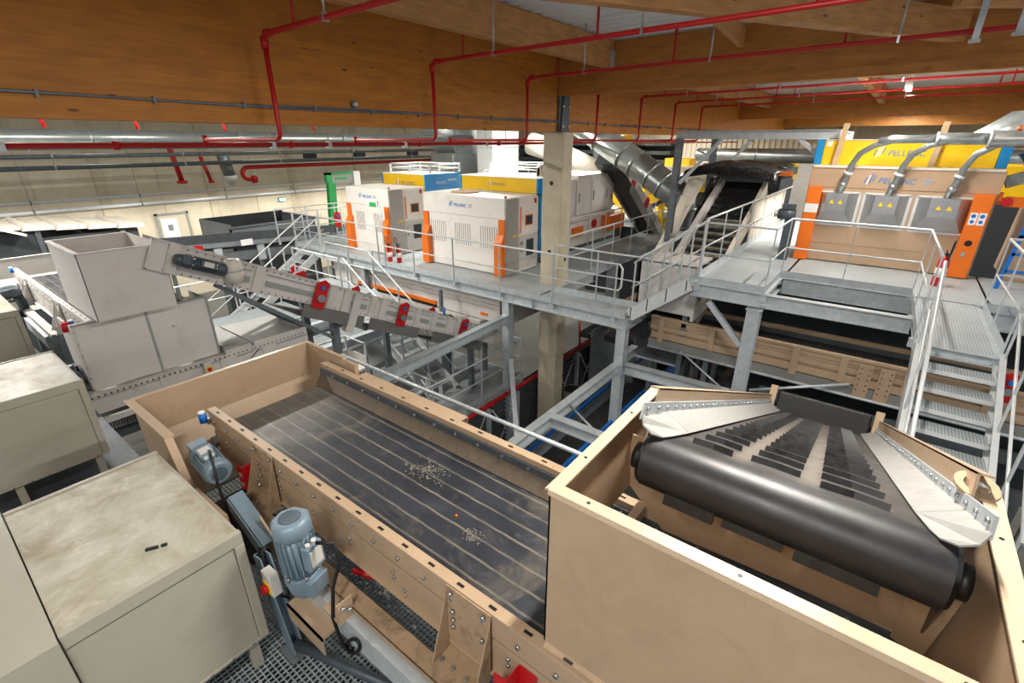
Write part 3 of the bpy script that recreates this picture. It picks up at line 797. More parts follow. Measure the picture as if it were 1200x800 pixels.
# frame of the conveyor crossing below the housing
t = thing('cross_conveyor', 'pale grey conveyor frame with a row of rivets below the white tail housing', 'conveyor', (2.2, 7.9, -3.5))
MB().box((.95, 7.6, -3.09), (4.0, 7.62, -3.04)).box((.95, 7.62, -3.06), (4.0, 7.9, -3.04)).build('top_rail', 'white_grey', t)
MB().channel((.95, 7.62, -3.2), (4.0, 7.62, -3.2), .06, .2, .01, side=1).build('side_channel', 'white_grey', t)
MB().channel((.95, 7.66, -3.44), (4.0, 7.66, -3.44), .05, .08, .01, side=1).build('side_channel', 'white_grey', t)
b_ = MB()
for i in range(44): b_.bolt((1.0+.068*i, 7.6, -3.065), (0, -1, 0), .012, .012)
b_.build('rivets', 'black', t)
for x in (1.75, 2.55, 3.2): MB().box((x, 7.57, -3.42), (x+.24, 7.6, -3.08)).build('cover_plate', 'white_grey', t, bevel=.004)
MB().bar((2.9, 7.6, -3.3), (3.15, 7.6, -3.1), .02, .02).build('stay', 'galv_dark', t)
MB().box((.95, 7.75, -3.7), (4.0, 8.9, -3.64)).build('belt', 'black_rubber', t)
l_ = MB()
for i in range(60): l_.box((1.0+.03*i, 7.69, -3.6), (1.015+.03*i, 7.7, -3.5))
l_.build('louvres', 'black', t)
for (x0, x1, z) in ((2.66, 3.05, -2.92), (3.1, 4.0, -2.98)):
    MB().prism([(x0, -3.05), (x1, -3.05), (x1, z-.04), (x0, z)], 'y', 7.62, 8.8).build('belt_cover', 'guard_sheet', t, bevel=.004)
    MB().box((x0, 7.59, -3.13), (x1, 7.62, -2.97)).build('cover_rim', 'white_grey', t, bevel=.003)
def isolator(p, label, d=(0, -1, 0)):
    t = thing('isolator_switch', label, 'switch', p, 'red and yellow isolator switches')
    x, y, z = p
    if d[1]:
        MB().box((x-.055, y-.06, z), (x+.055, y, z+.17)).build('housing', 'white_grey', t, bevel=.006)
        MB().box((x-.04, y-.066, z+.02), (x+.04, y-.06, z+.1)).build('yellow_plate', 'yellow', t)
        MB().cyl((x, y-.066, z+.06), (x, y-.085, z+.06), .028, 12).box((x-.008, y-.1, z+.03), (x+.008, y-.085, z+.09)).build('red_knob', 'red', t)
    else:
        MB().box((x-.06, y-.055, z), (x, y+.055, z+.17)).build('housing', 'white_grey', t, bevel=.006)
        MB().box((x-.066, y-.04, z+.02), (x-.06, y+.04, z+.1)).build('yellow_plate', 'yellow', t)
        MB().cyl((x-.066, y, z+.06), (x-.085, y, z+.06), .028, 12).box((x-.1, y-.008, z+.03), (x-.085, y+.008, z+.09)).build('red_knob', 'red', t)
isolator((2.36, 7.57, -3.2), 'isolator switch on the pale conveyor frame below the white tail housing')

# ------------------------------------------------------------------ grey machine cabinets in the left corner
def cabinet(y0, y1, label, x0=-.075, x1=.74, zb=-2.93, left=True, seam=True):
    zt = -2.1
    t = thing('machine_cabinet', label, 'cabinet', ((x0+x1)/2, (y0+y1)/2, FZ))
    MB().box((x0, y0+.04, zt-.03), (x1-.02, y1-.03, zt)).build('top_plate', 'dusty_top', t, bevel=.004)
    # raised near edge strip and corner posts around the front panel
    MB().box((x0, y0, zt-.075), (x1, y0+.04, zt+.012)).build('edge_strip', 'greige', t, bevel=.006)
    MB().box((x1-.055, y0-.0, zb), (x1, y0+.04, zt-.075)).build('corner_post', 'greige', t, bevel=.006)
    MB().box((x0, y0+.012, zb), (x1-.058, y0+.03, zt-.08)).build('front_panel', 'greige', t, bevel=.003)
    MB().box((x0, y0+.005, zb-.02), (x1, y0+.04, zb)).build('bottom_strip', 'greige', t, bevel=.003)
    MB().box((x1-.02, y0+.04, zb), (x1, y1, zt-.01)).build('side_panel', 'greige', t, bevel=.004)
    MB().box((x0, y1-.03, zb), (x1, y1, zt+.008)).build('back_panel', 'greige', t, bevel=.004)
    b_ = MB()
    for i in range(6): b_.bolt((x0+.1+i*(x1-x0-.2)/5, y0+.005, zb-.01), (0, -1, 0), .008, .004)
    for i in range(9): b_.bolt((x1, y0+.1+i*(y1-y0-.2)/8, zt-.1), (1, 0, 0), .01, .008)
    b_.build('bolts', 'galv_dark', t)
    for (x, y) in ((x1-.12, y0+.05), (x1-.12, y1-.1), (x0+.1, y0+.05)):
        MB().box((x, y, FZ), (x+.06, y+.06, zb)).build('leg', 'greige', t)
    if left:
        MB().box((x0-.3, y0-.02, zb), (x0-.006, y1+.08, zt+.004)).build('side_section', 'greige', t, bevel=.005)
        MB().box((x0-1.3, y0+.04, zb), (x0-.31, y1, zt-.3)).build('side_section', 'greige', t, bevel=.005)
    return t
cA = cabinet(2.55, 3.86, 'large grey cabinet with dust-streaked top in the lower left corner')
cabinet(5.72, 6.86, 'grey cabinet with glossy stained top at the left edge, behind the nearest cabinet', zb=-2.9)
cabinet(8.98, 10.3, 'grey cabinet at the left edge, farthest of the cabinets', x1=.80)
o = MB().prism([(.35, 2.83), (.40, 2.803), (.408, 2.812), (.358, 2.842)], 'z', -2.1, -2.085).prism([(.415, 2.795), (.44, 2.785), (.446, 2.795), (.42, 2.806)], 'z', -2.1, -2.085).build('handle_slot', 'black', cA)
stuff(o)

# ------------------------------------------------------------------ gearmotors
def gearmotor(name, label, c, axis, r, L, mat, boxdir, fan_face=True):
    """motor with ribbed housing, fan cowl, terminal box and gear head; axis points to the fan end"""
    t = thing(name, label, 'motor', c)
    a = Vector(axis).normalized(); bd = Vector(boxdir).normalized(); s = a.cross(bd); c = Vector(c)
    MB().tube([c - a*L*.5, c + a*L*.28], r*.9, 20).build('housing', mat, t)
    f = MB()
    for i in range(20):
        an = 2*math.pi*i/20
        d = bd*math.cos(an) + s*math.sin(an)
        f.bar(c - a*L*.42 + d*r*.95, c + a*L*.24 + d*r*.95, .007, r*.2, d)
    f.build('fins', mat, t)
    cw = MB().tube([c + a*L*.25, c + a*L*.3, c + a*L*.5, c + a*L*.56], [r*1.0, r*1.1, r*1.08, r*.86], 8 if fan_face else 20).build('fan_cowl', mat, t)
    g = MB().cyl(c + a*L*.561, c + a*L*.566, r*.6, 18).build('fan_grille', 'motor_grey', t)
    w = MB()
    for k in range(-5, 6):
        hw = math.sqrt(max(0, (r*.58)**2 - (k*r*.1)**2))
        w.bar(c + a*L*.569 + s*(k*r*.1) - bd*hw, c + a*L*.569 + s*(k*r*.1) + bd*hw, .003, .003)
    w.build('cross_wires', mat, g)
    tb = MB().bar(c - a*L*.3 + bd*r*1.15, c + a*L*.16 + bd*r*1.15, r*1.1, r*.55, bd).build('terminal_box', mat, t, bevel=.008)
    MB().bar(c - a*L*.22 + bd*(r*1.43), c + a*L*.08 + bd*(r*1.43), r*.8, .005, bd).build('rating_plate', 'white_grey', tb)
    MB().bar(c - a*L*.12 + bd*(r*1.437), c + a*L*.0 + bd*(r*1.437), r*.5, .003, bd).build('red_print', 'red', tb)
    MB().cyl(c + a*L*.16 + bd*r*1.2 + s*.02, c + a*L*.2 + bd*r*1.2 + s*.02, .016, 8).cyl(c + a*L*.16 + bd*r*1.2 - s*.025, c + a*L*.2 + bd*r*1.2 - s*.025, .014, 8).build('cable_gland', 'pvc', tb)
    MB().tube([c - a*L*.5, c - a*L*.55, c - a*L*.8, c - a*L*.95], [r*1.05, r*1.1, r*.95, r*.8], 8).bar(c - a*L*.7 - bd*r*.5, c - a*L*.7 + bd*r*1.2, r*1.3, r*1.1, a).build('gear_head', mat, t, bevel=.006)
    b_ = MB()
    for i in range(6):
        an = 2*math.pi*(i+.5)/6; d = bd*math.cos(an)+s*math.sin(an)
        b_.bolt(c - a*L*.52 + d*r*.98, a, .012, .03)
    b_.build('bolts', 'bolt', t)
    return t
gearmotor('gearmotor', 'upright blue-grey gearmotor with terminal box on the front belt support beam', (.93, 2.32, -2.20), (.0, .05, 1), .105, .36, 'motor_blue', (.25, -1, 0))
gearmotor('gearmotor', 'blue-grey gearmotor lying at the left hopper, its fan facing the lens', (.99, 3.64, -2.27), (-.05, -1, -.06), .092, .27, 'motor_blue', (-.12, .0, 1), False)
gearmotor('gearmotor', 'dark gearmotor at the pale belt conveyor, beside the farthest grey cabinet', (.98, 11.0, -2.42), (-.1, -.1, 1), .13, .45, 'motor_grey', (-.3, -1, 0))
gearmotor('gearmotor', 'dark gearmotor low between the grey cabinets at left', (.92, 8.0, -2.9), (-.2, -1, .2), .14, .4, 'motor_grey', (0, 0, 1), False)
# mounting arm, cable and its loops
t = thing('motor_stand', 'folded beige and grey motor mounting stand beside the upright gearmotor', 'stand', (.95, 2.9, -2.7))
MB().plate([(.93, 3.28, -2.36), (1.03, 3.28, -2.36), (1.03, 2.86, -2.56), (.93, 2.86, -2.56)], .012).plate([(.93, 3.28, -2.36), (.93, 2.86, -2.56), (.93, 2.86, -2.70), (.93, 3.28, -2.46)], .012).build('grey_arm', 'motor_blue', t)
MB().prism([(3.0, -2.42), (2.72, -2.62), (2.72, -2.75), (3.0, -2.7)], 'x', 1.0, 1.012).build('side_plate', 'beige', t)
MB().box((.93, 1.98, -2.62), (1.03, 2.16, -2.60)).box((.93, 1.98, -2.60), (1.03, 1.99, -2.46)).box((.86, 2.1, -2.78), (1.12, 2.5, -2.76)).box((.86, 2.1, -2.9), (.87, 2.5, -2.76)).build('base_plate', 'beige', t)
b_ = MB()
for p in ((.96, 1.98, -2.5), (1.0, 1.98, -2.54)): b_.bolt(p, (0, -1, 0), .014, .02)
b_.build('bolts', 'bolt', t)
t = thing('motor_cable', 'black cable looping from the upright gearmotor to the grating', 'cable', (.9, 2.1, -2.8))
pts = [(.97, 2.16, -2.12), (1.03, 2.08, -2.12), (1.04, 2.06, -2.25), (.97, 2.06, -2.4), (.93, 2.05, -2.6), (.93, 2.0, -2.78)]
for i in range(15):
    a = R(-90 + i*24); pts.append((.96 + .0*i, 1.93 + .075*math.cos(a+.9), -2.78 + .1*math.sin(a)))
pts.append((.98, 1.98, -2.85))
MB().tube(pts, .011, 8).build('cable', 'black', t)
t = thing('motor_cable', 'black cable hanging from the gearmotor at the left hopper', 'cable', (.93, 3.3, -2.6))
MB().tube([(.96, 3.5, -2.06), (.94, 3.42, -2.1), (.92, 3.38, -2.3), (.92, 3.3, -2.55), (.94, 3.2, -2.75), (.96, 3.1, -2.9)], .01, 8).build('cable', 'black', t)
t = thing('motor_cable', 'black cable bundle behind the isolator switch by the upright gearmotor', 'cable', (.85, 2.7, -2.8))
for k in range(2):
    MB().tube([(.93, 2.72, -2.46), (.87, 2.74-.03*k, -2.44), (.84, 2.68-.03*k, -2.58), (.85, 2.6-.02*k, -2.72), (.9, 2.55, -2.78), (.95, 2.62, -2.74)], .011, 8).build('cable', 'black', t)
isolator((.86, 2.56, -2.66), 'isolator switch in the shadow left of the upright gearmotor', (-1, 0, 0))
t = thing('support_post', 'blue-grey steel post with a sloping tube brace at the bottom, left of the grating', 'post', (.84, 2.5, FZ))
MB().channel((.86, 2.52, FZ), (.86, 2.7, -2.46), .1, .07, .01, (1, 0, 0)).build('post', 'motor_blue', t)
MB().tube([(.86, 2.5, -3.14), (.95, 2.15, -3.12), (1.16, 1.45, -3.12)], .033, 12).build('tube_brace', 'motor_grey', t)
MB().bar((1.0, 2.45, FZ), (1.04, 2.4, -2.78), .035, .012, (1, 0, 0)).build('flat_stay', 'motor_blue', t)
MB().box((.78, 2.42, FZ), (.96, 2.6, FZ+.012)).build('foot_plate', 'galv_dark', t)
# dark plate under the first gearmotor
o = MB().plate([(.88, 3.8, -2.72), (1.22, 3.8, -2.72), (1.22, 3.0, -2.78), (.88, 3.0, -2.78)], .01).build('guard_plate', 'black_rubber')
tag(o, 'black plate under the gearmotor beside the left hopper', 'plate')

# ------------------------------------------------------------------ inclined conveyor with cleated belt over the front hopper
TH = math.atan(.447)
def incline_frame(x, yc, z, th):
    """local u runs down the belt away from the head, v across, n off the belt"""
    u = Vector((math.cos(th), 0, -math.sin(th))); n = Vector((math.sin(th), 0, math.cos(th))); v = Vector((0, 1, 0))
    m = Matrix.Identity(4)
    for i in range(3): m[i][0], m[i][1], m[i][2], m[i][3] = u[i], v[i], n[i], (x, yc, z)[i]
    return m
def wrap(L, r, w0, w1, mb, na=9):
    """belt band: top run, half turn round the head drum, bottom run"""
    pr = [(L, 0), (0, 0)] + [(-r*math.sin(math.pi*i/na), -r + r*math.cos(math.pi*i/na)) for i in range(1, na)] + [(0, -2*r), (L, -2*r)]
    vs, fs = [], []
    for (a, b) in pr: vs += [(a, w0, b), (a, w1, b)]
    for i in range(len(pr)-1): fs.append((2*i, 2*i+1, 2*i+3, 2*i+2))
    mb.add(vs, fs, True)
IC = incline_frame(1.80, .085, -1.185, TH)
Lc = 5.0
t = thing('cleated_conveyor', 'inclined conveyor with cleated black belt dropping into the front beige hopper', 'conveyor', (3.9, .1, -2.6))
mb = MB(IC); wrap(Lc, .115, -.505, .505, mb); mb.build('belt', 'belt_black', t)
MB(IC).cyl((0, -.52, -.115), (0, .52, -.115), .105, 24).build('head_drum', 'black', t)
# moulded cleats: three staggered columns, top run and a few on the return side
cols = ((.20, .365, 0), (-.05, .135, .07), (-.34, -.12, .01))
for (v0, v1, ph) in cols:
    u = .10 + ph
    while u < Lc - .1:
        c = MB(IC)
        h = .026
        vm = (v0+v1)/2
        c.add([(u, v0, 0), (u+.02, vm, 0), (u, v1, 0), (u+.008, v0, h), (u+.028, vm, h), (u+.008, v1, h),
               (u+.018, v0, 0), (u+.038, vm, 0), (u+.018, v1, 0)],
              [(0,1,4,3),(1,2,5,4),(3,4,7,6),(4,5,8,7),(0,3,6),(2,8,5)])
        c.build('cleat', 'cleat_rubber', t); u += .25
    c = MB(IC)
    c.box((-.05+ph*.5, v0-.015, -.262), (-.02+ph*.5, v1+.02, -.215))
    c.build('cleat', 'cleat_rubber', t)
# skirts on both sides: strip with bolts, sloping pale plate with a rounded nose over the drum
for sgn, name in ((1, 'left'), (-1, 'right')):
    vo, vi = .555, .425
    f = lambda v: v*sgn
    for (ua, ub, nose) in ((.26, Lc, False), (-.12, .255, True)):
        k = MB(IC)
        if not nose:
            k.plate([(ua, f(vo), .075), (ub, f(vo), .075), (ub, f(vi), .010), (ua, f(vi), .010)], .006)
        else:
            vs = []
            for (uu, vv, n_) in ((ub, vo, .075), (ub, vi, .010), (.0, vi+.01, .008), (-.05, vi+.03, .0), (-.085, vi+.07, .004), (-.10, vi+.11, .03), (-.09, vo, .07)):
                vs.append((uu, f(vv), n_))
            k.plate(vs, .006)
        k.build('skirt_plate', 'guard_sheet', t)
    MB(IC).box((-.08, f(vo), .05), (Lc, f(vo+.008), .125)).build('skirt_strip', 'galv', t)
    b_ = MB(IC); u = -.03
    while u < Lc:
        b_.bolt((u, f(vo), .10), (0, -sgn, 0), .010, .010); u += .15
    b_.build('bolts', 'bolt', t)
    ns, us = (.19, .12) if sgn > 0 else (.215, .32)
    MB(IC).box((us, f(vo+.012), -.22), (Lc, f(vo+.022), ns)).box((us, f(vo+.012), ns-.008), (Lc, f(vo+.06), ns)).build('side_frame', 'beige', t)
MB(IC).cyl((0, -.56, -.115), (0, -.525, -.115), .06, 14).build('bearing', 'black', t)
MB(IC).cyl((0, .525, -.115), (0, .56, -.115), .06, 14).build('bearing', 'black', t)
MB().plate([(1.80, -.475, -1.36), (1.9, -.475, -1.3), (1.98, -.475, -1.6), (1.97, -.475, -1.75)], .008).build('bearing_plate', 'skirt', t)
# black hood at the tail with its two little beige brackets
t = thing('tail_hood', 'black hood at the tail of the cleated belt under the walkway', 'hood', (6.5, .3, -3.4))
MB(IC).box((Lc-.02, -.50, -.05), (Lc+.45, .50, .26)).build('hood', 'black', t, bevel=.02)
for v in (-.56, .56): MB(IC).box((Lc-.05, v-.04, .0), (Lc+.05, v+.04, .32)).build('bracket', 'beige', t)

# waste crumbs lying on the front belt and on the grating below it: nobody could count them
def crumbs(name, label, cx, cy, z, rx, ry, n, mat, seed, size=.008):
    rnd = random.Random(seed); m = MB()
    for i in range(n):
        x, y = cx + rnd.gauss(0, rx), cy + rnd.gauss(0, ry)
        s_, a = size*rnd.uniform(.4, 1.3), rnd.uniform(0, 3.1)
        c, d = math.cos(a)*s_, math.sin(a)*s_
        m.prism([(x+c, y+d), (x-d*.6, y+c*.6), (x-c, y-d), (x+d*.6, y-c*.6)], 'z', z, z + s_*rnd.uniform(.3, .8))
    return stuff(tag(m.build(name, mat), label, 'debris'))
crumbs('belt_crumbs', 'small patch of pale crumbs on the front belt near the hopper', 1.684, 1.611, -2.2995, .028, .034, 110, 'dusty_cleat', 3, .006)
crumbs('belt_crumbs', 'larger scatter of pale crumbs in the middle of the front belt', 1.95, 2.32, -2.2995, .05, .09, 160, 'dusty_cleat', 4)
crumbs('grating_crumbs', 'white crumbs lying on the grating between support beam and front belt', 1.52, 2.5, -3.199, .06, .2, 70, 'white', 5, .014)
tag(MB().cyl((1.75, 1.807, -2.2995), (1.75, 1.807, -2.287), .008, 8).build('orange_bottle_cap', 'orange'), 'tiny orange bottle cap lying on the front belt', 'cap')
# ------------------------------------------------------------------ railings, decks and stairs (galvanised steel)
def railing(label, path, gap=1.45, h=1.1, toe=True, mat='galv', posts=None, loop=None, r=.021, post_end=True):
    """path: points at deck level; posts stand along it"""
    P = [Vector(p) for p in path]
    c = sum(P, Vector())/len(P)
    t = thing('guard_railing', label, 'railing', (c.x, c.y, min(p.z for p in P)), 'galvanised guard railings')
    up = Vector((0, 0, 1))
    top = [p + up*h for p in P]; mid = [p + up*h*.52 for p in P]
    if loop:
        e = Vector(loop)*.12
        a = top[-1]; b = mid[-1]
        top = top + [a + e*.5 - up*.0, a + e - up*.08, a + e - up*(h*.48-.08), b + e*.5, b]
        MB().tube(top, r, 8).build('top_rail', 'galv_light', t)
    else:
        MB().tube(top, r, 8).build('top_rail', 'galv_light', t)
    MB().tube(mid, r*.72, 8).build('mid_rail', 'galv_light', t)
    for k, (a, b) in enumerate(zip(P, P[1:])):
        n = max(1, round((b - a).length/gap))
        for i in range(n + (1 if (k == len(P)-2 and post_end) else 0)):
            q = a + (b-a)*(i/n)
            m = MB().box((q.x-.022, q.y-.008, q.z-.12), (q.x+.022, q.y+.008, q.z+h))
            m.box((q.x-.03, q.y-.05, q.z-.14), (q.x+.03, q.y+.05, q.z-.02))
            m.build('post', mat, t)
        if toe and abs(a.z-b.z) < .05:
            MB().bar(a + up*.06, b + up*.06, .006, .14).build('toe_board', 'galv', t)
    return t
def deck(label, x0, y0, x1, y1, z, edge=.24, mat='grating', name='walkway_deck'):
    t = thing(name, label, 'walkway', ((x0+x1)/2, (y0+y1)/2, z-edge))
    MB().box((x0+.012, y0+.012, z-.04), (x1-.012, y1-.012, z)).build('grating', mat, t)
    for (a, b, sd) in (((x0, y0), (x0, y1), 1), ((x1, y0), (x1, y1), -1), ((x0, y0), (x1, y0), -1), ((x0, y1), (x1, y1), 1)):
        MB().channel((a[0], a[1], z-edge/2-.002), (b[0], b[1], z-edge/2-.002), .08, edge, .012, side=sd).build('edge_channel', 'galv', t)
    return t
def stair(label, top, bot, w, axis, n, mat='tread', hand=True, left=True, right=True):
    """flight from top to bottom point (centre line), w wide; axis = across direction"""
    A, B = Vector(top), Vector(bot); ax = Vector(axis)
    t = thing('steel_stair', label, 'stairs', ((A.x+B.x)/2, (A.y+B.y)/2, B.z))
    for s in (-1, 1):
        MB().channel(A + ax*s*w/2 + Vector((0,0,.02)), B + ax*s*w/2 + Vector((0,0,.02)), .06, .24, .012, side=1 if s > 0 else -1).build('stringer', 'galv_light', t)
    d = Vector((B.x-A.x, B.y-A.y, 0)); run = d.length/n; d.normalize()
    for i in range(1, n+1):
        q = A + (B-A)*(i/n) - d*run*.0
        m = MB()
        m.bar(q - ax*(w/2-.03), q + ax*(w/2-.03), .27, .035, (0,0,1))
        tr = m.build('tread', mat, t)
        e = q + d*.138
        MB().bar(e - ax*(w/2-.03), e + ax*(w/2-.03), .008, .05).build('nosing', 'galv_light', tr)
    if hand:
        for s, on in ((-1, left), (1, right)):
            if not on: continue
            o = ax*s*(w/2+.01)
            u = Vector((0,0,1))
            MB().tube([A + o + u*1.1, B + o + u*1.1], .021, 8).build('handrail', 'galv_light', t)
            MB().tube([A + o + u*.6, B + o + u*.6], .016, 8).build('mid_rail', 'galv_light', t)
            for f in (.04, .36, .68, .97):
                q = A + (B-A)*f + o
                MB().box((q.x-.02, q.y-.01, q.z-.08), (q.x+.02, q.y+.01, q.z+1.1)).build('post', 'galv', t)
    return t

ZP, ZW, ZL = -3.33, -2.42, -5.95
deck('galvanised grating walkway in front of the white sorting machines', 8.68, 6.05, 11.6, 16.0, ZP)
deck('narrow galvanised walkway from the concrete column to the short stair', 8.68, 3.72, 9.42, 6.03, ZP)
deck('galvanised branch walkway running away behind the concrete column', 11.62, 6.35, 18.2, 7.62, ZP, mat='grating_dark')
railing('front guard railing of the white machine walkway, with a rounded end by the short stair', [(8.62, 16, ZP), (8.62, 4.0, ZP)], loop=(0, -1, 0))
railing('rear railing of the narrow walkway, right of the concrete column', [(9.46, 6.0, ZP), (9.46, 3.72, ZP)], gap=1.2)
railing('railing along the near edge of the branch walkway, behind the concrete column', [(10.6, 6.3, ZP), (18.2, 6.3, ZP)], gap=1.3, toe=False)
railing('railing along the far edge of the branch walkway before the white machine bank', [(11.7, 7.7, ZP), (16.6, 7.7, ZP)], gap=1.3)
stair('short stair from the narrow walkway up to the conveyor walkway', (9.05, 2.6, ZW-.02), (9.05, 3.70, ZP+.05), .62, (1, 0, 0), 4)
deck('galvanised walkway beside the steep black belt conveyor', 8.9, 1.36, 18.4, 2.58, ZW)
deck('galvanised service platform in front of the beige sorting machine', 10.3, -1.6, 12.6, 1.32, ZW, edge=.3)
deck('galvanised gangway from the beige machine to the stair at right', 7.78, -1.46, 10.28, -.70, ZW, edge=.13)
railing('railing around the head of the short stair, before the steep black belt', [(18, 2.62, ZW), (9.4, 2.62, ZW)], gap=1.3)
railing('railing running from the stair head past the beige sorting machine to the gangway', [(8.9, 2.5, ZW), (8.9, 1.38, ZW), (10.3, 1.38, ZW), (10.3, -.62, ZW), (8.0, -.66, ZW)], gap=1.3, toe=True)
railing('railing on the right side of the gangway at the right edge of the picture', [(7.9, -1.50, ZW), (10.0, -1.50, ZW), (10.0, -4.2, ZW)], gap=1.25)
stair('steel stair with grating treads descending from the gangway at right', (7.70, -1.08, ZW-.02), (4.82, -1.08, -4.09), .78, (0, 1, 0), 11)
stair('stair descending behind the white conveyor from the far end of the machine walkway', (9.1, 15.45, ZP), (4.9, 15.45, ZL), .9, (0, 1, 0), 12)
stair('stair descending from the small landing above the white inclined conveyor', (7.5, 11.0, -3.9), (7.5, 7.9, ZL), .8, (1, 0, 0), 10)
deck('small landing behind the white inclined conveyor', 7.05, 11.05, 8.0, 13.3, -3.9, edge=.18)
railing('railing on the near edge of the small landing behind the white conveyor', [(7.0, 13.3, -3.9), (7.0, 11.05, -3.9)], toe=False, gap=1.1)
railing('railing on the far edge of the small landing behind the white conveyor', [(8.05, 13.3, -3.9), (8.05, 11.05, -3.9)], toe=False, gap=1.1)

# ------------------------------------------------------------------ steel frame carrying the walkways
def column(x, y, zt, label, w=.2, zb=GZ):
    t = thing('steel_column', label, 'column', (x, y, zb), 'galvanised steel columns')
    MB().hbeam((x, y, zb), (x, y, zt), w, w, .014, (1, 0, 0)).build('shaft', 'galv', t)
    MB().box((x-w*.7, y-w*.7, zb), (x+w*.7, y+w*.7, zb+.02)).build('base_plate', 'galv_dark', t)
    MB().box((x-w*.6, y-w*.6, zt), (x+w*.6, y+w*.6, zt+.015)).build('cap_plate', 'galv', t)
    return t
column(8.77, 6.86, ZP-.26, 'galvanised steel column under the corner of the machine walkway, left of the concrete column')
column(8.77, 3.82, ZP-.26, 'galvanised steel column below the foot of the short stair')
column(8.87, 1.46, ZW-.28, 'galvanised steel column under the corner of the conveyor walkway, right of centre', .22)
column(17.6, 6.5, ZP-.26, 'dark steel column under the end of the branch walkway')
column(13.6, 6.5, ZP-.26, 'steel column under the middle of the branch walkway')
column(8.85, 12.6, ZP-.26, 'steel column under the far part of the machine walkway')
column(11.2, -1.4, ZW-.32, 'steel column under the service platform near the stair')
def steel_beam(label, a, b, w=.16, h=.2, kind='h'):
    m = MB()
    (m.hbeam if kind == 'h' else m.channel)(a, b, w, h, .012)
    return tag(m.build('steel_beam', 'galv'), label, 'beam', 'galvanised steel beams')
steel_beam('galvanised beam from the left steel column towards the front belt', (8.66, 6.86, -4.02), (3.2, 6.62, -4.02))
steel_beam('galvanised beam from the middle steel column down towards the front hopper', (8.66, 3.86, -4.47), (2.9, 3.86, -4.47))
steel_beam('galvanised cross beam between the middle and the right steel column', (8.8, 3.70, -4.47), (8.87, 1.58, -4.47), .18, .22)
steel_beam('short galvanised beam ending under the front hopper', (6.1, 3.78, -4.47), (6.1, 2.4, -4.47))
steel_beam('short galvanised stub beam behind the middle steel column', (8.88, 3.9, -4.4), (9.7, 3.9, -4.4))
steel_beam('galvanised beam under the front edge between conveyor walkway and gangway', (8.98, 1.34, -2.56), (9.02, -.66, -2.56), .14, .24)
def brace(label, a, b, w=.09):
    o = MB().channel(a, b, w, w, .01).build('steel_brace', 'galv')
    return tag(o, label, 'brace', 'galvanised steel braces')
brace('short diagonal brace below the corner of the conveyor walkway', (8.87, 2.25, -2.72), (8.87, 1.58, -3.42))
brace('diagonal brace from the left steel column down past the red pipe', (8.7, 6.72, -5.1), (7.3, 5.4, -6.9), .12)
def rod(label, pts, r=.018, mat='galv', name='steel_tube', cat='tube'):
    return tag(MB().tube(pts, r, 8).build(name, mat), label, cat)
rod('galvanised handrail tube running behind the far side of the front belt', [(3.2, 5.3, -2.6), (3.2, 1.05, -2.58)], .022)
for i, y in enumerate((4.75, 4.6, 3.1)):
    tag(MB().box((3.18, y-.02, -4.4), (3.22, y+.02, -2.6)).build('rail_post', 'galv'), ['galvanised post of the handrail tube near the left hopper corner', 'second post of the handrail tube near the left hopper corner', 'galvanised post of the handrail tube behind the beige cover box'][i], 'post')
rod('thin galvanised tie tube above the blue conveyor', [(6.8, 3.86, -4.52), (6.0, 2.6, -4.5)], .02)
rod('thin tie tube from the beige belt to the right steel column', [(9.3, 2.75, -4.0), (8.9, 1.55, -4.5)], .018)
rod('round tube brace from the right steel column up to the beige belt frame', [(9.0, 1.3, -4.3), (9.45, -.15, -3.9)], .025)
# ------------------------------------------------------------------ white sorting machines
def logo(parent, origin, right, up, h, cols, textcol, st=True, cover=False):
    """slanted bars of the maker's sign followed by its lettering"""
    Mx = plane_m(origin, right, up)
    k = [( -1.55, 0, .75), (-1.25, -.2, 1.0), (-.95, -.05, 1.2), (-.65, .25, 1.0)]
    for i, (x, y0, y1) in enumerate(k):
        m = MB(Mx)
        x *= h; a, b, s = y0*h, y1*h, .22*h
        m.add([(x, a, .003), (x+.13*h, a, .003), (x+.13*h+s, b, .003), (x+s, b, .003), (x, a, 0), (x+.13*h, a, 0), (x+.13*h+s, b, 0), (x+s, b, 0)],
              [(0,1,2,3),(4,7,6,5),(0,4,5,1),(1,5,6,2),(2,6,7,3),(3,7,4,0)])
        m.build('logo_bar', cols[i], parent)
    text('lettering', 'PELLENC', h*1.0, Mx, textcol, parent, .003, .12)
    if st:
        text('lettering', 'ST', h*1.0, plane_m(Vector(origin) + Vector(right).normalized()*h*4.55, right, up), 'logo_grey' if not cover else 'logo_pale', parent, .003)
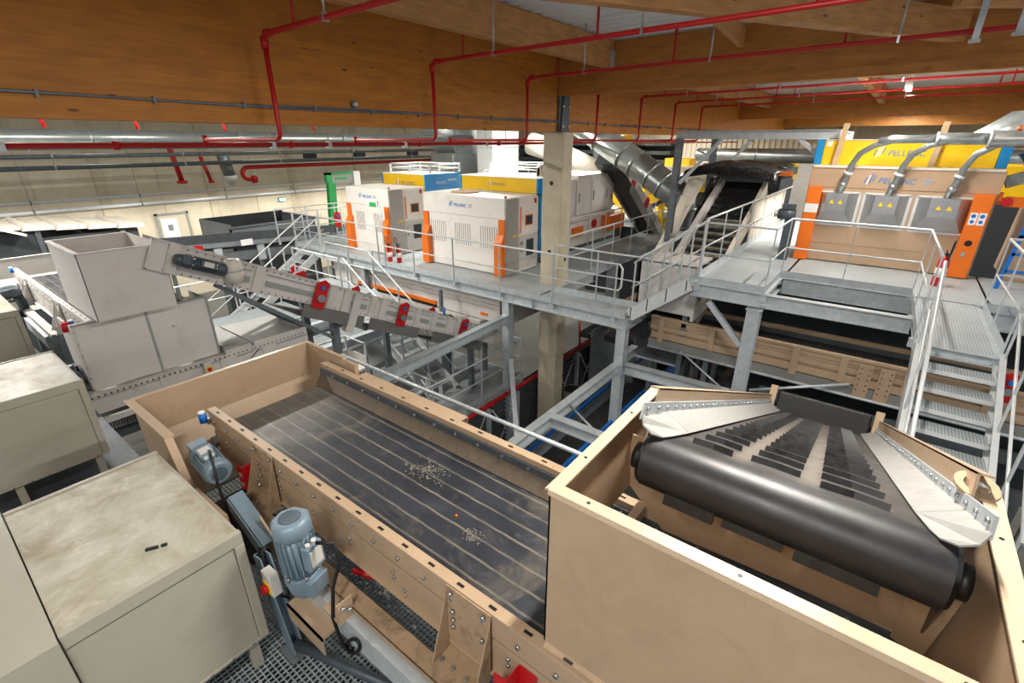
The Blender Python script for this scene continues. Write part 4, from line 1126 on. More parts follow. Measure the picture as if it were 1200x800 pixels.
def sorter(label, x0, y0, y1, z0, h=2.0, dep=1.45, vents=3):
    zt = z0 + h
    t = thing('sorting_machine', label, 'machine', (x0+dep/2, (y0+y1)/2, z0))
    MB().box((x0, y0+.03, z0+.02), (x0+dep, y1, zt)).build('body', 'machine_white', t, bevel=.02)
    zs = zt - .52
    MB().box((x0-.006, y0+.03, zs-.004), (x0, y1, zs+.004)).build('seam', 'plastic_grey', t)
    # ventilation slots: groups of eight upright slits
    wv = (y1-y0)
    for g in range(vents):
        yc = y0 + wv*(.19 + .31*g) if vents == 3 else y0 + wv*(.28 + .42*g)
        for i in range(8):
            y = yc + (i-3.5)*wv*.026
            MB().box((x0-.004, y-.008, zs-.80), (x0+.01, y+.008, zs-.22)).build('vent_slit', 'vent_dark', t)
    # orange guard pylons at both ends of the front
    for ye, sg in ((y0+.02, 1), (y1-.02, -1)):
        b0, b1 = sorted((ye, ye + sg*.19))
        MB().box((x0-.05, b0, zt-.92), (x0-.004, b1, zt-.52)).build('pylon_top', 'orange', t, bevel=.004)
        MB().prism([(x0-.17, z0+.03), (x0-.004, z0+.03), (x0-.004, zt-.9), (x0-.05, zt-.9), (x0-.17, zt-1.1)], 'y', b0-.06*(sg<0), b1+.06*(sg>0)).build('pylon', 'orange', t, bevel=.004)
    # right end: grey return panel, white door with screen and dials
    MB().box((x0+.02, y0-.0, z0+.05), (x0+.52, y0+.03, zt-.03)).build('grey_panel', 'machine_grey', t, bevel=.004)
    dr = MB().box((x0+.56, y0-.01, zt-.98), (x0+dep-.02, y0+.03, zt-.05)).build('upper_door', 'machine_white', t, bevel=.006)
    MB().box((x0+.6, y0-.025, zt-.92), (x0+.64, y0-.01, zt-.25)).build('orange_strip', 'orange', dr)
    MB().box((x0+.82, y0-.02, zt-.76), (x0+1.16, y0-.01, zt-.48)).build('screen_frame', 'orange', dr)
    MB().box((x0+.85, y0-.026, zt-.73), (x0+1.13, y0-.02, zt-.51)).build('screen', 'container_dark', dr)
    MB().box((x0+1.24, y0-.04, zt-.2), (x0+1.3, y0-.01, zt-.08)).build('red_light', 'red', dr)
    dl = MB().box((x0+.56, y0-.01, z0+.1), (x0+dep-.02, y0+.03, zt-1.02)).build('lower_door', 'white_grey', t, bevel=.006)
    MB().box((x0+.88, y0-.03, z0+.42), (x0+1.2, y0-.01, z0+.86)).build('control_panel', 'container_dark', dl)
    MB().cyl((x0+.66, y0-.01, z0+.8), (x0+.66, y0-.05, z0+.8), .05, 12).build('dial', 'bolt', dl)
    MB().cyl((x0+.66, y0-.01, z0+.58), (x0+.66, y0-.05, z0+.58), .04, 12).build('dial', 'bolt', dl)
    MB().box((x0+.3, y0-.004, zt-1.0), (x0+.48, y0, zt-.94)).build('yellow_label', 'yellow', t)
    logo(t, (x0-.006, y0 + wv*.60, zt-.30), (0, -1, 0), (0, 0, 1), .12, ['logo_pale']*4, 'logo_mid', True)
    MB().cyl((x0+.12, y0+.1, zt), (x0+.12, y0+.1, zt+.05), .03, 10).build('red_stub', 'red', t)
    return t
sorter('white sorting machine with orange pylons just left of the concrete column', 9.75, 7.68, 10.7, ZP)
sorter('white sorting machine with orange pylons, farther left of the pair', 9.58, 12.02, 14.15, ZP, vents=2)
o = MB().prism([(10.1, 9.3), (10.55, 9.25), (10.6, 9.75), (10.3, 10.1), (10.05, 9.85)], 'z', -1.33, -1.30).build('cardboard_sheet', 'cardboard')
tag(o, 'torn cardboard lying on top of the nearer white sorting machine', 'cardboard')
def head_box(label, x0, y0, y1, z0, z1, dep, fr=True):
    t = thing('sorter_head', label, 'machine head', (x0+dep/2, (y0+y1)/2, z0))
    MB().box((x0, y0+.06, z0), (x0+dep, y1-.06, z1)).build('body', 'yellow', t, bevel=.01)
    for ya, yb in ((y0, y0+.058), (y1-.058, y1)):
        MB().box((x0-.02, ya, z0), (x0+dep, yb, z1+.02)).build('end_panel', 'blue', t, bevel=.006)
    MB().box((x0-.015, y0+.06, z1), (x0+dep, y1-.06, z1+.02)).build('top_edge', 'white', t)
    logo(t, (x0-.004, y0+(y1-y0)*.55, z0+(z1-z0)*.42), (0, -1, 0), (0, 0, 1), (z1-z0)*.3, ['logo_blue', 'white', 'white', 'logo_blue'], 'logo_grey' if fr else 'logo_blue', False)
    return t
h1 = head_box('yellow scanner head with blue ends behind the nearer white sorting machine', 11.25, 7.72, 10.62, -1.33, -.95, 1.55)
h2 = head_box('yellow scanner head with a broad blue side behind the farther white sorting machine', 11.3, 12.2, 14.42, -1.6, -1.02, 1.6)
text('lettering', 'PELLENC', .12, plane_m((11.75, 12.195, -1.32), (1, 0, 0), (0, 0, 1)), 'white', h2, .003)
text('lettering', 'mistral', .15, plane_m((12.3, 12.195, -1.25), (1, 0, 0), (0, 0, 1)), 'white', h2, .003)
h3 = head_box('yellow scanner head with white frame far behind the two white sorting machines', 16.5, 11.4, 13.6, -1.9, -1.3, 1.6)
h4 = head_box('yellow scanner head with pale frame far behind, right of the farther head', 17.2, 15.2, 17.6, -2.1, -1.55, 1.6)
def tube_frame(label, x0, x1, y0, y1, z0, z1, mat='galv_light', name='railing_frame', r=.03):
    t = thing(name, label, 'frame', ((x0+x1)/2, (y0+y1)/2, z0))
    for z in (z1, (z0+z1)/2):
        MB().tube([(x0, y0, z), (x1, y0, z), (x1, y1, z), (x0, y1, z)], r*.8, 6, closed=True).build('rail', mat, t)
    for x in (x0, x1):
        for y in (y0, (y0+y1)/2, y1):
            MB().box((x-r, y-r, z0), (x+r, y+r, z1)).build('post', mat, t)
    return t
tube_frame('pale tube railing on top of the farther yellow head', 11.6, 13, 12.3, 14.3, -.98, -.72)
tube_frame('pale tube railing far behind the nearer yellow head', 16.4, 18.2, 11.3, 13.7, -1.25, -.85)
# fire extinguishers on the walkway between the two machines
def extinguisher(p, label, h=.5, r=.075):
    x, y, z = p
    t = thing('fire_extinguisher', label, 'extinguisher', p)
    MB().tube([(x, y, z), (x, y, z+.02), (x, y, z+h*.78), (x, y, z+h*.9), (x, y, z+h*.94)], [r*.9, r, r, r*.6, r*.3], 14).build('cylinder', 'red', t)
    MB().cyl((x, y, z+h*.3), (x, y, z+h*.58), r*1.02, 14).build('white_label', 'white', t)
    MB().cyl((x, y, z+h*.94), (x, y, z+h*1.02), r*.35, 10).bar((x-.05, y, z+h*1.04), (x+.09, y, z+h*1.08), .02, .015).bar((x-.05, y, z+h*1.0), (x+.08, y, z+h*.99), .02, .012).build('valve', 'black', t)
    MB().tube([(x, y, z+h*1.0)] + [(x - .08 - .1*math.sin(R(a)), y - .05, z+h*(1.0) + .12 - .14*math.cos(R(a+40))) for a in range(0, 181, 30)] + [(x-.07, y-.03, z+h*.5)], .011, 8).build('hose', 'black', t)
    return t
extinguisher((9.05, 11.55, ZP), 'red fire extinguisher on the walkway, left one of the pair by the white machine')
extinguisher((9.15, 11.25, ZP), 'red fire extinguisher on the walkway, right one of the pair by the white machine')
extinguisher((11.35, -.98, ZW), 'red fire extinguisher with black hose beside the right orange pylon', .58, .085)
t = thing('exit_sign', 'green emergency exit sign on a tall post by the farther white machine', 'sign', (8.75, 12.2, ZP))
MB().tube([(8.62, 11.2, ZP), (8.9, 11.6, -1.62), (8.95, 11.8, -1.6)], .028, 8).build('post', 'galv', t)
MB().box((8.93, 11.75, -1.72), (8.97, 12.25, -1.56)).build('housing', 'white', t)
MB().box((8.922, 11.8, -1.76), (8.93, 12.1, -1.63)).build('lit_panel', 'green', t)

# ------------------------------------------------------------------ beige sorting machine at right
X0 = 12.36
t = thing('sorting_machine', 'beige sorting machine with three grey suction hoods and orange pylons at right', 'machine', (X0+.8, 0, ZW))
MB().box((X0, -1.48, ZW+.02), (X0+1.6, 1.5, -.5)).build('body', 'machine_beige', t, bevel=.01)
MB().box((X0-.012, -1.49, -.88), (X0, 1.51, -.49)).build('upper_panel', 'machine_beige', t, bevel=.004)
for ya, yb in ((-1.2, -.27), (-.25, .6), (.62, 1.26)):
    MB().box((X0-.008, ya, ZW+.4), (X0, yb, -.9)).build('front_panel', 'machine_beige', t, bevel=.003)
MB().box((X0-.03, -1.46, -.5), (X0+1.6, 1.48, -.46)).build('dusty_top', 'dust_white', t)
for (ya, yb) in ((1.22, 1.47), (-1.44, -1.16)):
    py_ = MB().prism([(X0-.13, ZW+.02), (X0-.01, ZW+.02), (X0-.01, -.88), (X0-.13, -.88)], 'y', ya, yb).build('pylon', 'orange', t, bevel=.004)
    if ya > 0:
        MB().box((X0-.135, ya, -1.4), (X0-.13, yb, -1.22)).build('white_band', 'white', py_)
    else:
        for k in range(2):
            lb = MB().box((X0-.135, yb-.135-.12*k, -1.42), (X0-.13, yb-.03-.12*k, -1.2)).build('white_label', 'white', py_)
            MB().cyl((X0-.136, yb-.08-.12*k, -1.26), (X0-.1385, yb-.08-.12*k, -1.26), .035, 12).cyl((X0-.136, yb-.08-.12*k, -1.36), (X0-.1385, yb-.08-.12*k, -1.36), .03, 12).build('blue_symbol', 'deep_blue', lb)
        MB().cyl((X0-.13, -1.3, -1.75), (X0-.137, -1.3, -1.75), .055, 14).build('round_hole', 'black', py_)
        MB().box((X0-.14, -1.31, -2.0), (X0-.13, -1.25, -1.92)).build('lock', 'plastic_grey', py_)
logo(t, (X0-.014, .32, -.77), (0, -1, 0), (0, 0, 1), .15, ['logo_blue', 'white', 'logo_blue', 'logo_blue'], 'logo_blue', True, True)
# suction hoods: sloping stainless funnels with a face plate and warning triangles
for k, (yc, hw) in enumerate(((.92, .34), (.1, .34), (-.78, .38))):
    zt, zb = -.98, -1.62
    fr = MB()
    for a, b in (((yc-hw-.03, zt), (yc+hw+.03, zt)), ((yc-hw-.03, zb), (yc+hw+.03, zb)), ((yc-hw-.03, zt), (yc-hw-.03, zb)), ((yc+hw+.03, zt), (yc+hw+.03, zb))):
        fr.bar((X0-.012, a[0], a[1]), (X0-.012, b[0], b[1]), .05, .012, (1, 0, 0))
    fr.build('hood_frame', 'galv_light', t)
    o4 = [(X0-.01, yc+hw, zt), (X0-.01, yc-hw, zt), (X0-.01, yc-hw, zb), (X0-.01, yc+hw, zb)]
    i4 = [(X0-.26, yc+hw*.55, zt+.0), (X0-.26, yc-hw*.55, zt+.0), (X0-.26, yc-hw*.55, zt-.34), (X0-.26, yc+hw*.55, zt-.34)]
    hd = MB().add(o4+i4, [(0,1,5,4),(1,2,6,5),(2,3,7,6),(3,0,4,7),(4,5,6,7)]).build('suction_hood', 'stainless', t)
    for j in range(2):
        yy = yc + .07 - .15*j
        MB().add([(X0-.263, yy-.045, zt-.2), (X0-.263, yy+.045, zt-.2), (X0-.263, yy, zt-.12), (X0-.261, yy-.045, zt-.2), (X0-.261, yy+.045, zt-.2), (X0-.261, yy, zt-.12)], [(0,1,2),(5,4,3),(0,3,4,1),(1,4,5,2),(2,5,3,0)]).build('warning_triangle', 'yellow', hd)
    b_ = MB()
    for (dy, dz) in ((0, -.04), (0, -.28), (.15, -.16), (-.16, -.16)): b_.cyl((X0-.26, yc+dy, zt+dz), (X0-.275, yc+dy, zt+dz), .022, 8)
    b_.build('bolts', 'bolt', hd)
    # suction pipe from the header down to the hood
    st = yc - (.12 if k < 2 else .1)
    pipe = [(X0-.14, yc-.0, zt), (X0-.14, yc-.06, -.72), (X0-.16, yc-.1, -.45), (X0-.2, yc-.2, -.22), (X0-.25, yc-.42, -.06), (X0-.27, yc-.7, .02)]
    MB().tube(pipe, .055, 12).build('suction_pipe', 'duct', t)
    j_ = MB().cyl((X0-.14, yc-.03, -.86), (X0-.14, yc-.045, -.78), .075, 12)
    j_.build('slide_valve', 'bolt', t)
    MB().cyl((X0-.15, yc-.07, -.62), (X0-.155, yc-.085, -.57), .085, 12).build('coupling_ring', 'galv_light', t)
hdr = thing('suction_header', 'galvanised suction header pipe crossing above the beige sorting machine', 'pipe', (X0-.27, -1, 0))
MB().tube([(X0-.27, .48, -.0), (X0-.27, .3, .03), (X0-.27, -.35, .04)], [.06, .07, .075], 14).build('pipe', 'duct', hdr)
MB().tube([(X0-.27, -.35, .04), (X0-.27, -.42, .04), (X0-.27, -1.05, .04)], [.085, .1, .1], 14).build('pipe', 'duct', hdr)
MB().tube([(X0-.27, -1.05, .04), (X0-.27, -1.1, .04), (X0-.27, -5, .05)], [.11, .13, .13], 16).build('pipe', 'duct', hdr)
for y in (-.38, -1.08, -1.7): MB().cyl((X0-.27, y-.02, .04), (X0-.27, y+.02, .04), .15 if y < -1 else .115, 16).build('clamp_ring', 'galv_light', hdr)
MB().cyl((X0-.27, -1.4, .17), (X0-.27, -1.4, .24), .03, 10).build('orange_beacon', 'orange', hdr)
for y in (1.15, -.42):
    tag(MB().bar((X0+.3, y, -.46), (X0+.3, y-.05, .34), .1, .05, (1, 0, 0)).build('timber_post', 'timber'), 'wooden post rising behind the beige sorting machine, ' + ('left one' if y > 0 else 'right one'), 'post')
# yellow head above
t2 = thing('sorter_head', 'yellow scanner head with blue ends above the beige sorting machine', 'machine head', (X0+1.2, 0, -.46))
MB().box((X0+.42, -1.34, -.46), (X0+1.9, 1.42, .02)).build('body', 'yellow', t2, bevel=.008)
for ya, yb in ((1.425, 1.56), (-1.5, -1.345)): MB().box((X0+.4, ya, -.46), (X0+1.9, yb, .04)).build('end_panel', 'blue', t2, bevel=.005)
MB().box((X0+.4, -1.34, .02), (X0+1.9, 1.42, .035)).build('top_edge', 'white', t2)
logo(t2, (X0+.414, .3, -.27), (0, -1, 0), (0, 0, 1), .15, ['logo_blue', 'white', 'white', 'logo_blue'], 'logo_blue', True)
MB().box((X0+.41, 1.28, -.1), (X0+.415, 1.38, -.0)).build('square_label', 'white', t2)
t3 = thing('drive_motor', 'small dark blue drive motor left of the left orange pylon', 'motor', (11.9, 1.62, -1.7))
MB().cyl((12.0, 1.58, -1.45), (12.0, 1.9, -1.45), .11, 14).build('housing', 'motor_grey', t3)
MB().box((11.93, 1.6, -1.34), (12.08, 1.85, -1.24)).build('terminal_box', 'motor_grey', t3)
MB().cyl((12.0, 1.9, -1.45), (12.0, 1.98, -1.45), .07, 12).build('shaft_end', 'pvc', t3)
MB().box((11.95, 1.56, -2.42), (12.1, 1.75, -1.56)).build('bracket', 'motor_grey', t3)

# ------------------------------------------------------------------ pale inclined conveyor climbing to the white hopper
TH2 = math.atan(.4879)
IW = incline_frame(2.25, 8.12, -1.22, TH2)
Lw = 7.5
t = thing('inclined_conveyor', 'long pale grey inclined conveyor rising from the middle to the white hopper', 'conveyor', (5.5, 8.1, -3.4))
mb = MB(incline_frame(2.42, 8.12, -1.42, TH2)); wrap(Lw-.3, .1, -.46, .46, mb); mb.build('belt', 'black_rubber', t)
for sg in (-1, 1):
    o_ = -.74 if sg < 0 else .56
    s_ = MB(IW)
    us = -.2 if sg < 0 else .1
    s_.box((us, o_-.006, -.40), (Lw, o_+.006, .0)).box((us, o_-.03, -.012), (Lw, o_+.03, .0)).box((us, o_-.03, -.40), (Lw, o_+.03, -.388)).box((us, o_-.03, -.4), (us+.02, o_, .0))
    s_.build('side_channel', 'white_panel', t)
    if sg < 0:
        for u in (.0, 1.15, 2.45, 2.75, 3.35, 3.6, 4.55, 5.05, 5.55, 5.85, 6.4, 7.0):
            MB(IW).box((u, o_-.05, -.40), (u+.14, o_-.0, .0)).build('joint_plate', 'white_grey', t, bevel=.004)
        for (ua, ub) in ((.2, 1.1), (1.35, 2.4), (2.95, 3.3), (3.8, 4.5), (4.72, 5.0), (5.22, 5.52), (6.05, 6.38), (6.6, 6.95)):
            pn = MB(IW)
            pn.box((ua, o_-.03, -.10), (ub, o_-.02, -.085)).box((ua, o_-.03, -.27), (ub, o_-.02, -.255))
            pn.box((ua, o_-.022, -.26), (ub, o_-.006, -.19))
            pn.build('side_panel', 'plastic_grey', t)
        b_ = MB(IW); u = 0
        while u < Lw:
            b_.bolt((u, o_-.03, -.035), (0, -1, 0), .012, .01); b_.bolt((u, o_-.03, -.37), (0, -1, 0), .012, .01); u += .11
        b_.build('rivets', 'galv_dark', t)
for (ua, ub) in ((2.05, 3.3), (3.45, 4.75), (5.2, 7.0)):
    MB(IW).box((ua, -.78, -.62), (ub, -.755, -.405)).box((ua, -.78, -.63), (ub, .5, -.62)).build('mesh_guard', 'mesh_guard', t)
for k, u in enumerate((2.26, 4.15, 6.1)):
    rp = MB(IW)
    rp.prism([(u-.1, -.44), (u+.13, -.44), (u+.13, .02), (u+.03, .06), (u-.1, -.02)], 'y', -.82, -.80)
    rp = rp.build('bearing_plate', 'red', t)
    MB(IW).cyl((u+.01, -.82, -.26), (u+.01, -.88, -.26), .065, 14).build('bearing', 'bolt', rp)
    MB(IW).cyl((u+.01, -.82, -.08), (u+.01, -.85, -.08), .035, 10).build('blue_cap', 'deep_blue', rp)
for k, u in enumerate((2.7, 4.0, 6.4)):
    MB(IW).prism([(u-.1, -.1), (u+.12, -.1), (u+.12, .05), (u+.04, .12), (u-.1, .03)], 'y', .62, .64).build('bearing_plate', 'red', t)
for k, u in enumerate((2.95,)):
    MB(IW).box((u, -.82, -.75), (u+.16, -.785, -.02)).build('hanger_plate', 'white_grey', t)
for (x, y, zt) in ((4.55, 7.62, -2.85), (4.55, 8.6, -2.85), (8.2, 7.62, -4.65), (6.4, 8.6, -3.7)):
    MB().bar((x, y, GZ), (x, y, zt), .12, .12).build('support_leg', 'galv_dark', t)
MB().bar((2.75, 7.62, -1.95), (4.5, 7.62, -3.35), .08, .06).build('diagonal_stay', 'galv_dark', t)
MB().bar((3.1, 8.6, -2.2), (4.6, 8.5, -3.5), .08, .06).build('diagonal_stay', 'galv_dark', t)
isolator((4.72, 7.55, -3.25), 'isolator switch on the leg of the pale inclined conveyor')
g = gearmotor('gearmotor', 'dark gearmotor with a long shaft on the side of the pale inclined conveyor head', (2.58, 7.24, -1.58), (.9, 0, -.42), .085, .42, 'motor_grey', (.1, -1, .2), False)
t = thing('motor_cowl', 'cream round cowl on the gearmotor of the pale inclined conveyor', 'cowl', (2.86, 7.24, -1.9))
MB().tube([(2.90, 7.25, -1.88), (2.90, 7.25, -1.76), (2.90, 7.25, -1.64), (2.90, 7.25, -1.55)], [.10, .125, .12, .105], 16).build('body', 'pvc', t)
MB().cyl((2.90, 7.25, -1.55), (2.90, 7.25, -1.54), .075, 14).build('dark_opening', 'skirt', t)
MB().tube([(2.90, 7.25, -1.71), (2.90, 7.25, -1.68), (2.90, 7.25, -1.65)], [.128, .136, .128], 16).build('band', 'white_grey', t)
# ------------------------------------------------------------------ beige belt line crossing under the service platform
t = thing('belt_conveyor', 'beige belt conveyor crossing below the service platform and the stair', 'conveyor', (10, .5, -4.1))
yb0, yb1 = -5.0, 3.55
MB().box((9.66, yb0, -3.66), (10.48, yb1, -3.62)).build('belt', 'black_rubber', t)
m_ = MB().box((9.56, yb0, -3.50), (9.64, yb1, -3.45)).box((9.6, yb0, -3.6), (9.62, yb1, -3.5)).box((9.58, yb0, -3.76), (9.62, yb1, -3.66)).box((9.56, yb0, -3.94), (9.62, yb1, -3.80))
m_.build('side_channel', 'beige', t, bevel=.003)
MB().box((9.625, yb0, -4.1), (9.64, yb1, -3.5)).build('inner_side', 'beige', t)
for i, y in enumerate((3.3, 2.25, 1.55, .75, .0, -.9, -1.9, -2.8)):
    MB().box((9.545, y-.055, -4.02 if i % 3 == 0 else -3.95), (9.6, y+.055, -3.5)).build('joint_plate', 'beige', t, bevel=.003)
for y in (-.32, -.62):
    pl = MB().box((9.535, y-.1, -4.16), (9.56, y+.1, -3.52)).build('bolted_plate', 'beige', t, bevel=.003)
    b_ = MB()
    for i in range(5):
        for dy in (-.06, .06): b_.cyl((9.535, y+dy, -3.6-.1*i), (9.53, y+dy, -3.6-.1*i), .012, 6)
    b_.build('holes', 'black', pl)
MB().box((10.5, yb0, -3.5), (10.58, yb1, -3.44)).box((10.5, yb0, -3.62), (10.52, yb1, -3.5)).build('side_channel', 'beige', t, bevel=.003)
MB().box((10.49, yb0, -3.75), (10.5, yb1, -3.52)).build('seal_strip', 'steel_dark', t)
MB().box((9.56, yb0, -4.14), (9.58, yb1, -3.96)).build('mesh_guard', 'mesh_guard', t)
MB().tube([(9.55, yb0, -4.16), (9.55, yb1, -4.16)], .03, 8).build('edge_tube', 'galv', t)
MB().cyl((9.5, 3.7, -3.85), (10.6, 3.7, -3.85), .2, 16).build('head_drum', 'black_rubber', t)
for y in (2.3, -2.9):
    for x in (9.66, 10.46): MB().box((x-.05, y-.05, GZ), (x+.05, y+.05, -3.7)).build('support_leg', 'galv_dark', t)
red = thing('red_bracket', 'red bearing plate with a blue cap beside the stair at right', 'bracket', (9.5, -2.03, -3.6))
MB().prism([(-2.13, -3.62), (-1.93, -3.62), (-1.93, -3.2), (-2.03, -3.14), (-2.13, -3.2)], 'x', 9.50, 9.53).build('plate', 'red', red)
MB().cyl((9.5, -2.03, -3.3), (9.47, -2.03, -3.3), .04, 12).build('blue_cap', 'deep_blue', red)
MB().cyl((9.5, -2.03, -3.45), (9.47, -2.03, -3.45), .06, 12).build('bearing', 'bolt', red)
# dark chute below its left end and dark conveyors underneath
t = thing('transfer_chute', 'dark steel chute below the left end of the beige belt conveyor', 'chute', (10.1, 3.4, -4.8))
MB().plate([(10.5, 4.15, -4.15), (10.5, 2.95, -4.15), (9.95, 2.95, -4.65), (9.95, 4.05, -4.65)], .02).build('slide', 'steel_dark', t)
MB().plate([(10.5, 2.95, -4.15), (10.5, 2.95, -4.5), (9.95, 2.95, -5.0), (9.95, 2.95, -4.65)], .015).build('cheek', 'container_dark', t)
MB().box((9.93, 2.93, -4.68), (9.96, 4.07, -4.63)).build('lip', 'galv', t)
MB().box((10.45, 2.95, GZ), (10.55, 3.1, -4.2)).build('support_leg', 'galv_dark', t)
for z, lb in ((-4.45, 'dark steel girder below the beige belt conveyor, upper of two'), (-4.85, 'dark steel girder below the beige belt conveyor, lower of two')):
    x = 9.4 if z > -4.6 else 9.0
    tag(MB().channel((x, 1.2, z), (x, -4.5, z), .1, .2, .012).build('girder', 'steel_dark'), lb, 'girder')
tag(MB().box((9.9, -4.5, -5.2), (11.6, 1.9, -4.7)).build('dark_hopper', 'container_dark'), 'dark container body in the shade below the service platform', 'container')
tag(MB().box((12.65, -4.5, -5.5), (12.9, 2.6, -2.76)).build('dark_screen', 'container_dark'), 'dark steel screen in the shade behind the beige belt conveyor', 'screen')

# blue conveyor low down, running along the hall
t = thing('belt_conveyor', 'low conveyor with blue side rails and black belt beyond the front hopper', 'conveyor', (9, 4.2, -6.2))
MB().box((4.0, 3.92, -6.02), (13.2, 4.6, -5.98)).build('belt', 'black_rubber', t)
for y, s_ in ((4.68, 1), (3.84, -1)):
    MB().box((4.0, y-.03, -5.86), (13.2, y+.03, -5.76)).box((4.0, y+s_*.03, -6.1), (13.2, y+s_*.04, -5.8)).build('side_rail', 'deep_blue', t, bevel=.004)
    MB().plate([(4.0, y-s_*.03, -5.82), (13.2, y-s_*.03, -5.82), (13.2, y-s_*.17, -5.99), (4.0, y-s_*.17, -5.99)], .01).build('skirt_plate', 'galv_dark', t)
for x in (6.6, 9.0, 11.4):
    MB().box((x-.04, 4.73, -6.2), (x+.04, 4.77, -5.78)).cyl((x, 4.75, -5.78), (x, 4.75, -5.70), .035, 8).build('blue_sensor', 'deep_blue', t)
    for y in (3.84, 4.68): MB().box((x-.04, y-.04, GZ), (x+.04, y+.04, -6.1)).build('support_leg', 'galv_dark', t)
MB().cyl((8.3, 3.74, -5.95), (8.3, 3.80, -5.95), .08, 10).build('red_cap', 'red', t)
# orange framed low conveyor next to it
t = thing('roller_conveyor', 'low dark conveyor with orange red frame behind the right steel column', 'conveyor', (11.2, 2.5, -5.9))
MB().box((10.2, 1.72, -5.68), (13.4, 2.9, -5.62)).build('bed', 'container_dark', t)
for i in range(22): MB().box((10.3+.14*i, 2.0, -5.62), (10.36+.14*i, 2.86, -5.58)).build('cross_bar', 'steel_dark', t)
MB().box((10.1, 2.92, -5.72), (13.4, 3.0, -5.52)).build('side_rail', 'red', t)
MB().box((10.0, 1.2, -5.78), (10.2, 3.0, -5.55)).build('end_rail', 'orange', t)
MB().box((11.2, 1.72, -5.58), (13.2, 2.3, -5.3)).build('brown_cover', 'skirt', t)
for p in ((10.2, 2.8), (13.2, 2.8), (10.2, 1.8)): MB().box((p[0]-.05, p[1]-.05, GZ), (p[0]+.05, p[1]+.05, -5.7)).build('support_leg', 'galv_dark', t)
for i, (x, y, z) in enumerate(((7.6, 2.05, -4.5), (8.4, 1.05, -4.55), (8.0, .45, -4.4), (8.2, -.65, -4.2), (10.0, 2.4, -5.5))):
    o = MB().prism([(y-.05, z-.3), (y+.05, z-.3), (y+.03, z), (y-.03, z)], 'x', x, x+.02).build('red_marker', 'red')
    tag(o, 'small red plate standing up behind the front hopper, %s from the left' % ['first', 'second', 'third', 'fourth', 'fifth'][[4, 0, 1, 2, 3].index(i) if False else i], 'plate')

# ------------------------------------------------------------------ lower deck, ribbed bunker wall and red pipe in the middle pit
deck('lower grating deck in the pit left of the concrete column', 3.2, 6.95, 9.6, 12.4, ZL, mat='grating_dark')
railing('railing along the edge of the lower deck left of the concrete column', [(4.6, 6.92, ZL), (9.4, 6.92, ZL)], gap=1.6)
railing('railing across the lower deck behind the left steel column', [(9.5, 7.0, ZL), (9.5, 11.5, ZL)], gap=1.6, toe=False)
t = thing('fire_pipe', 'bright red pipe sloping past the concrete column along the lower deck edge', 'pipe', (10, 6.8, -6.1))
MB().tube([(3.6, 6.80, -6.09), (14.2, 6.80, -6.05)], .055, 12).build('pipe', 'red', t)
for x in (5.5, 8.0, 11.3): MB().cyl((x-.04, 6.8, -6.08), (x+.04, 6.8, -6.08), .075, 12).build('coupling_sleeve', 'red', t)
MB().tube([(12.4, 6.8, -6.05), (12.4, 6.85, -5.2)], .035, 8).build('riser', 'pipe_red', t)
t = thing('bunker_wall', 'ribbed grey steel bunker wall below the red pipe in the pit', 'wall panel', (9, 6.9, GZ))
for i in range(13):
    z = GZ + .02 + i*.14
    MB().prism([(6.99, z), (6.85, z+.03), (6.85, z+.075), (6.99, z+.11), (7.01, z+.11), (7.01, z)], 'x', 4.0, 16.5).build('rib', 'steel_dark', t)
MB().box((4.0, 7.0, GZ), (16.5, 7.02, -6.12)).build('back_sheet', 'container_dark', t)
for x in (5.2, 6.6, 7.9, 9.1, 10.9, 12.3, 13.7): MB().box((x-.05, 6.76, GZ), (x+.05, 6.85, -6.2)).build('upright', 'galv', t)
for i, x in enumerate((5.3, 6.7, 8.0, 11.0, 12.4)):
    MB().tube([(x, 6.79, -7.8), (x+1.1, 6.79, -6.25)], .015, 6).build('tie_rod', 'galv_light', t)
    MB().tube([(x+1.1, 6.78, -7.8), (x, 6.78, -6.25)], .015, 6).build('tie_rod', 'galv_light', t)
tag(MB().box((13.0, 6.55, GZ), (13.5, 6.75, -6.2)).build('blue_grey_pillar', 'motor_grey'), 'dark blue-grey pillar at the end of the red pipe', 'pillar')
t = thing('waste_bin', 'round grey-green bin standing right of the concrete column', 'bin', (11.0, 6.42, -7.6))
MB().tube([(11.0, 6.2, -7.95), (11.0, 6.2, -6.75)], [.24, .27], 20).build('drum', 'bin_green', t)
MB().cyl((11.0, 6.2, -6.748), (11.0, 6.2, -6.744), .24, 20).build('dark_inside', 'black', t)
MB().tube([(11.0 + .27*math.cos(2*math.pi*i/20), 6.2 + .27*math.sin(2*math.pi*i/20), -6.74) for i in range(20)], .014, 6, closed=True).build('rim', 'bin_green', t)

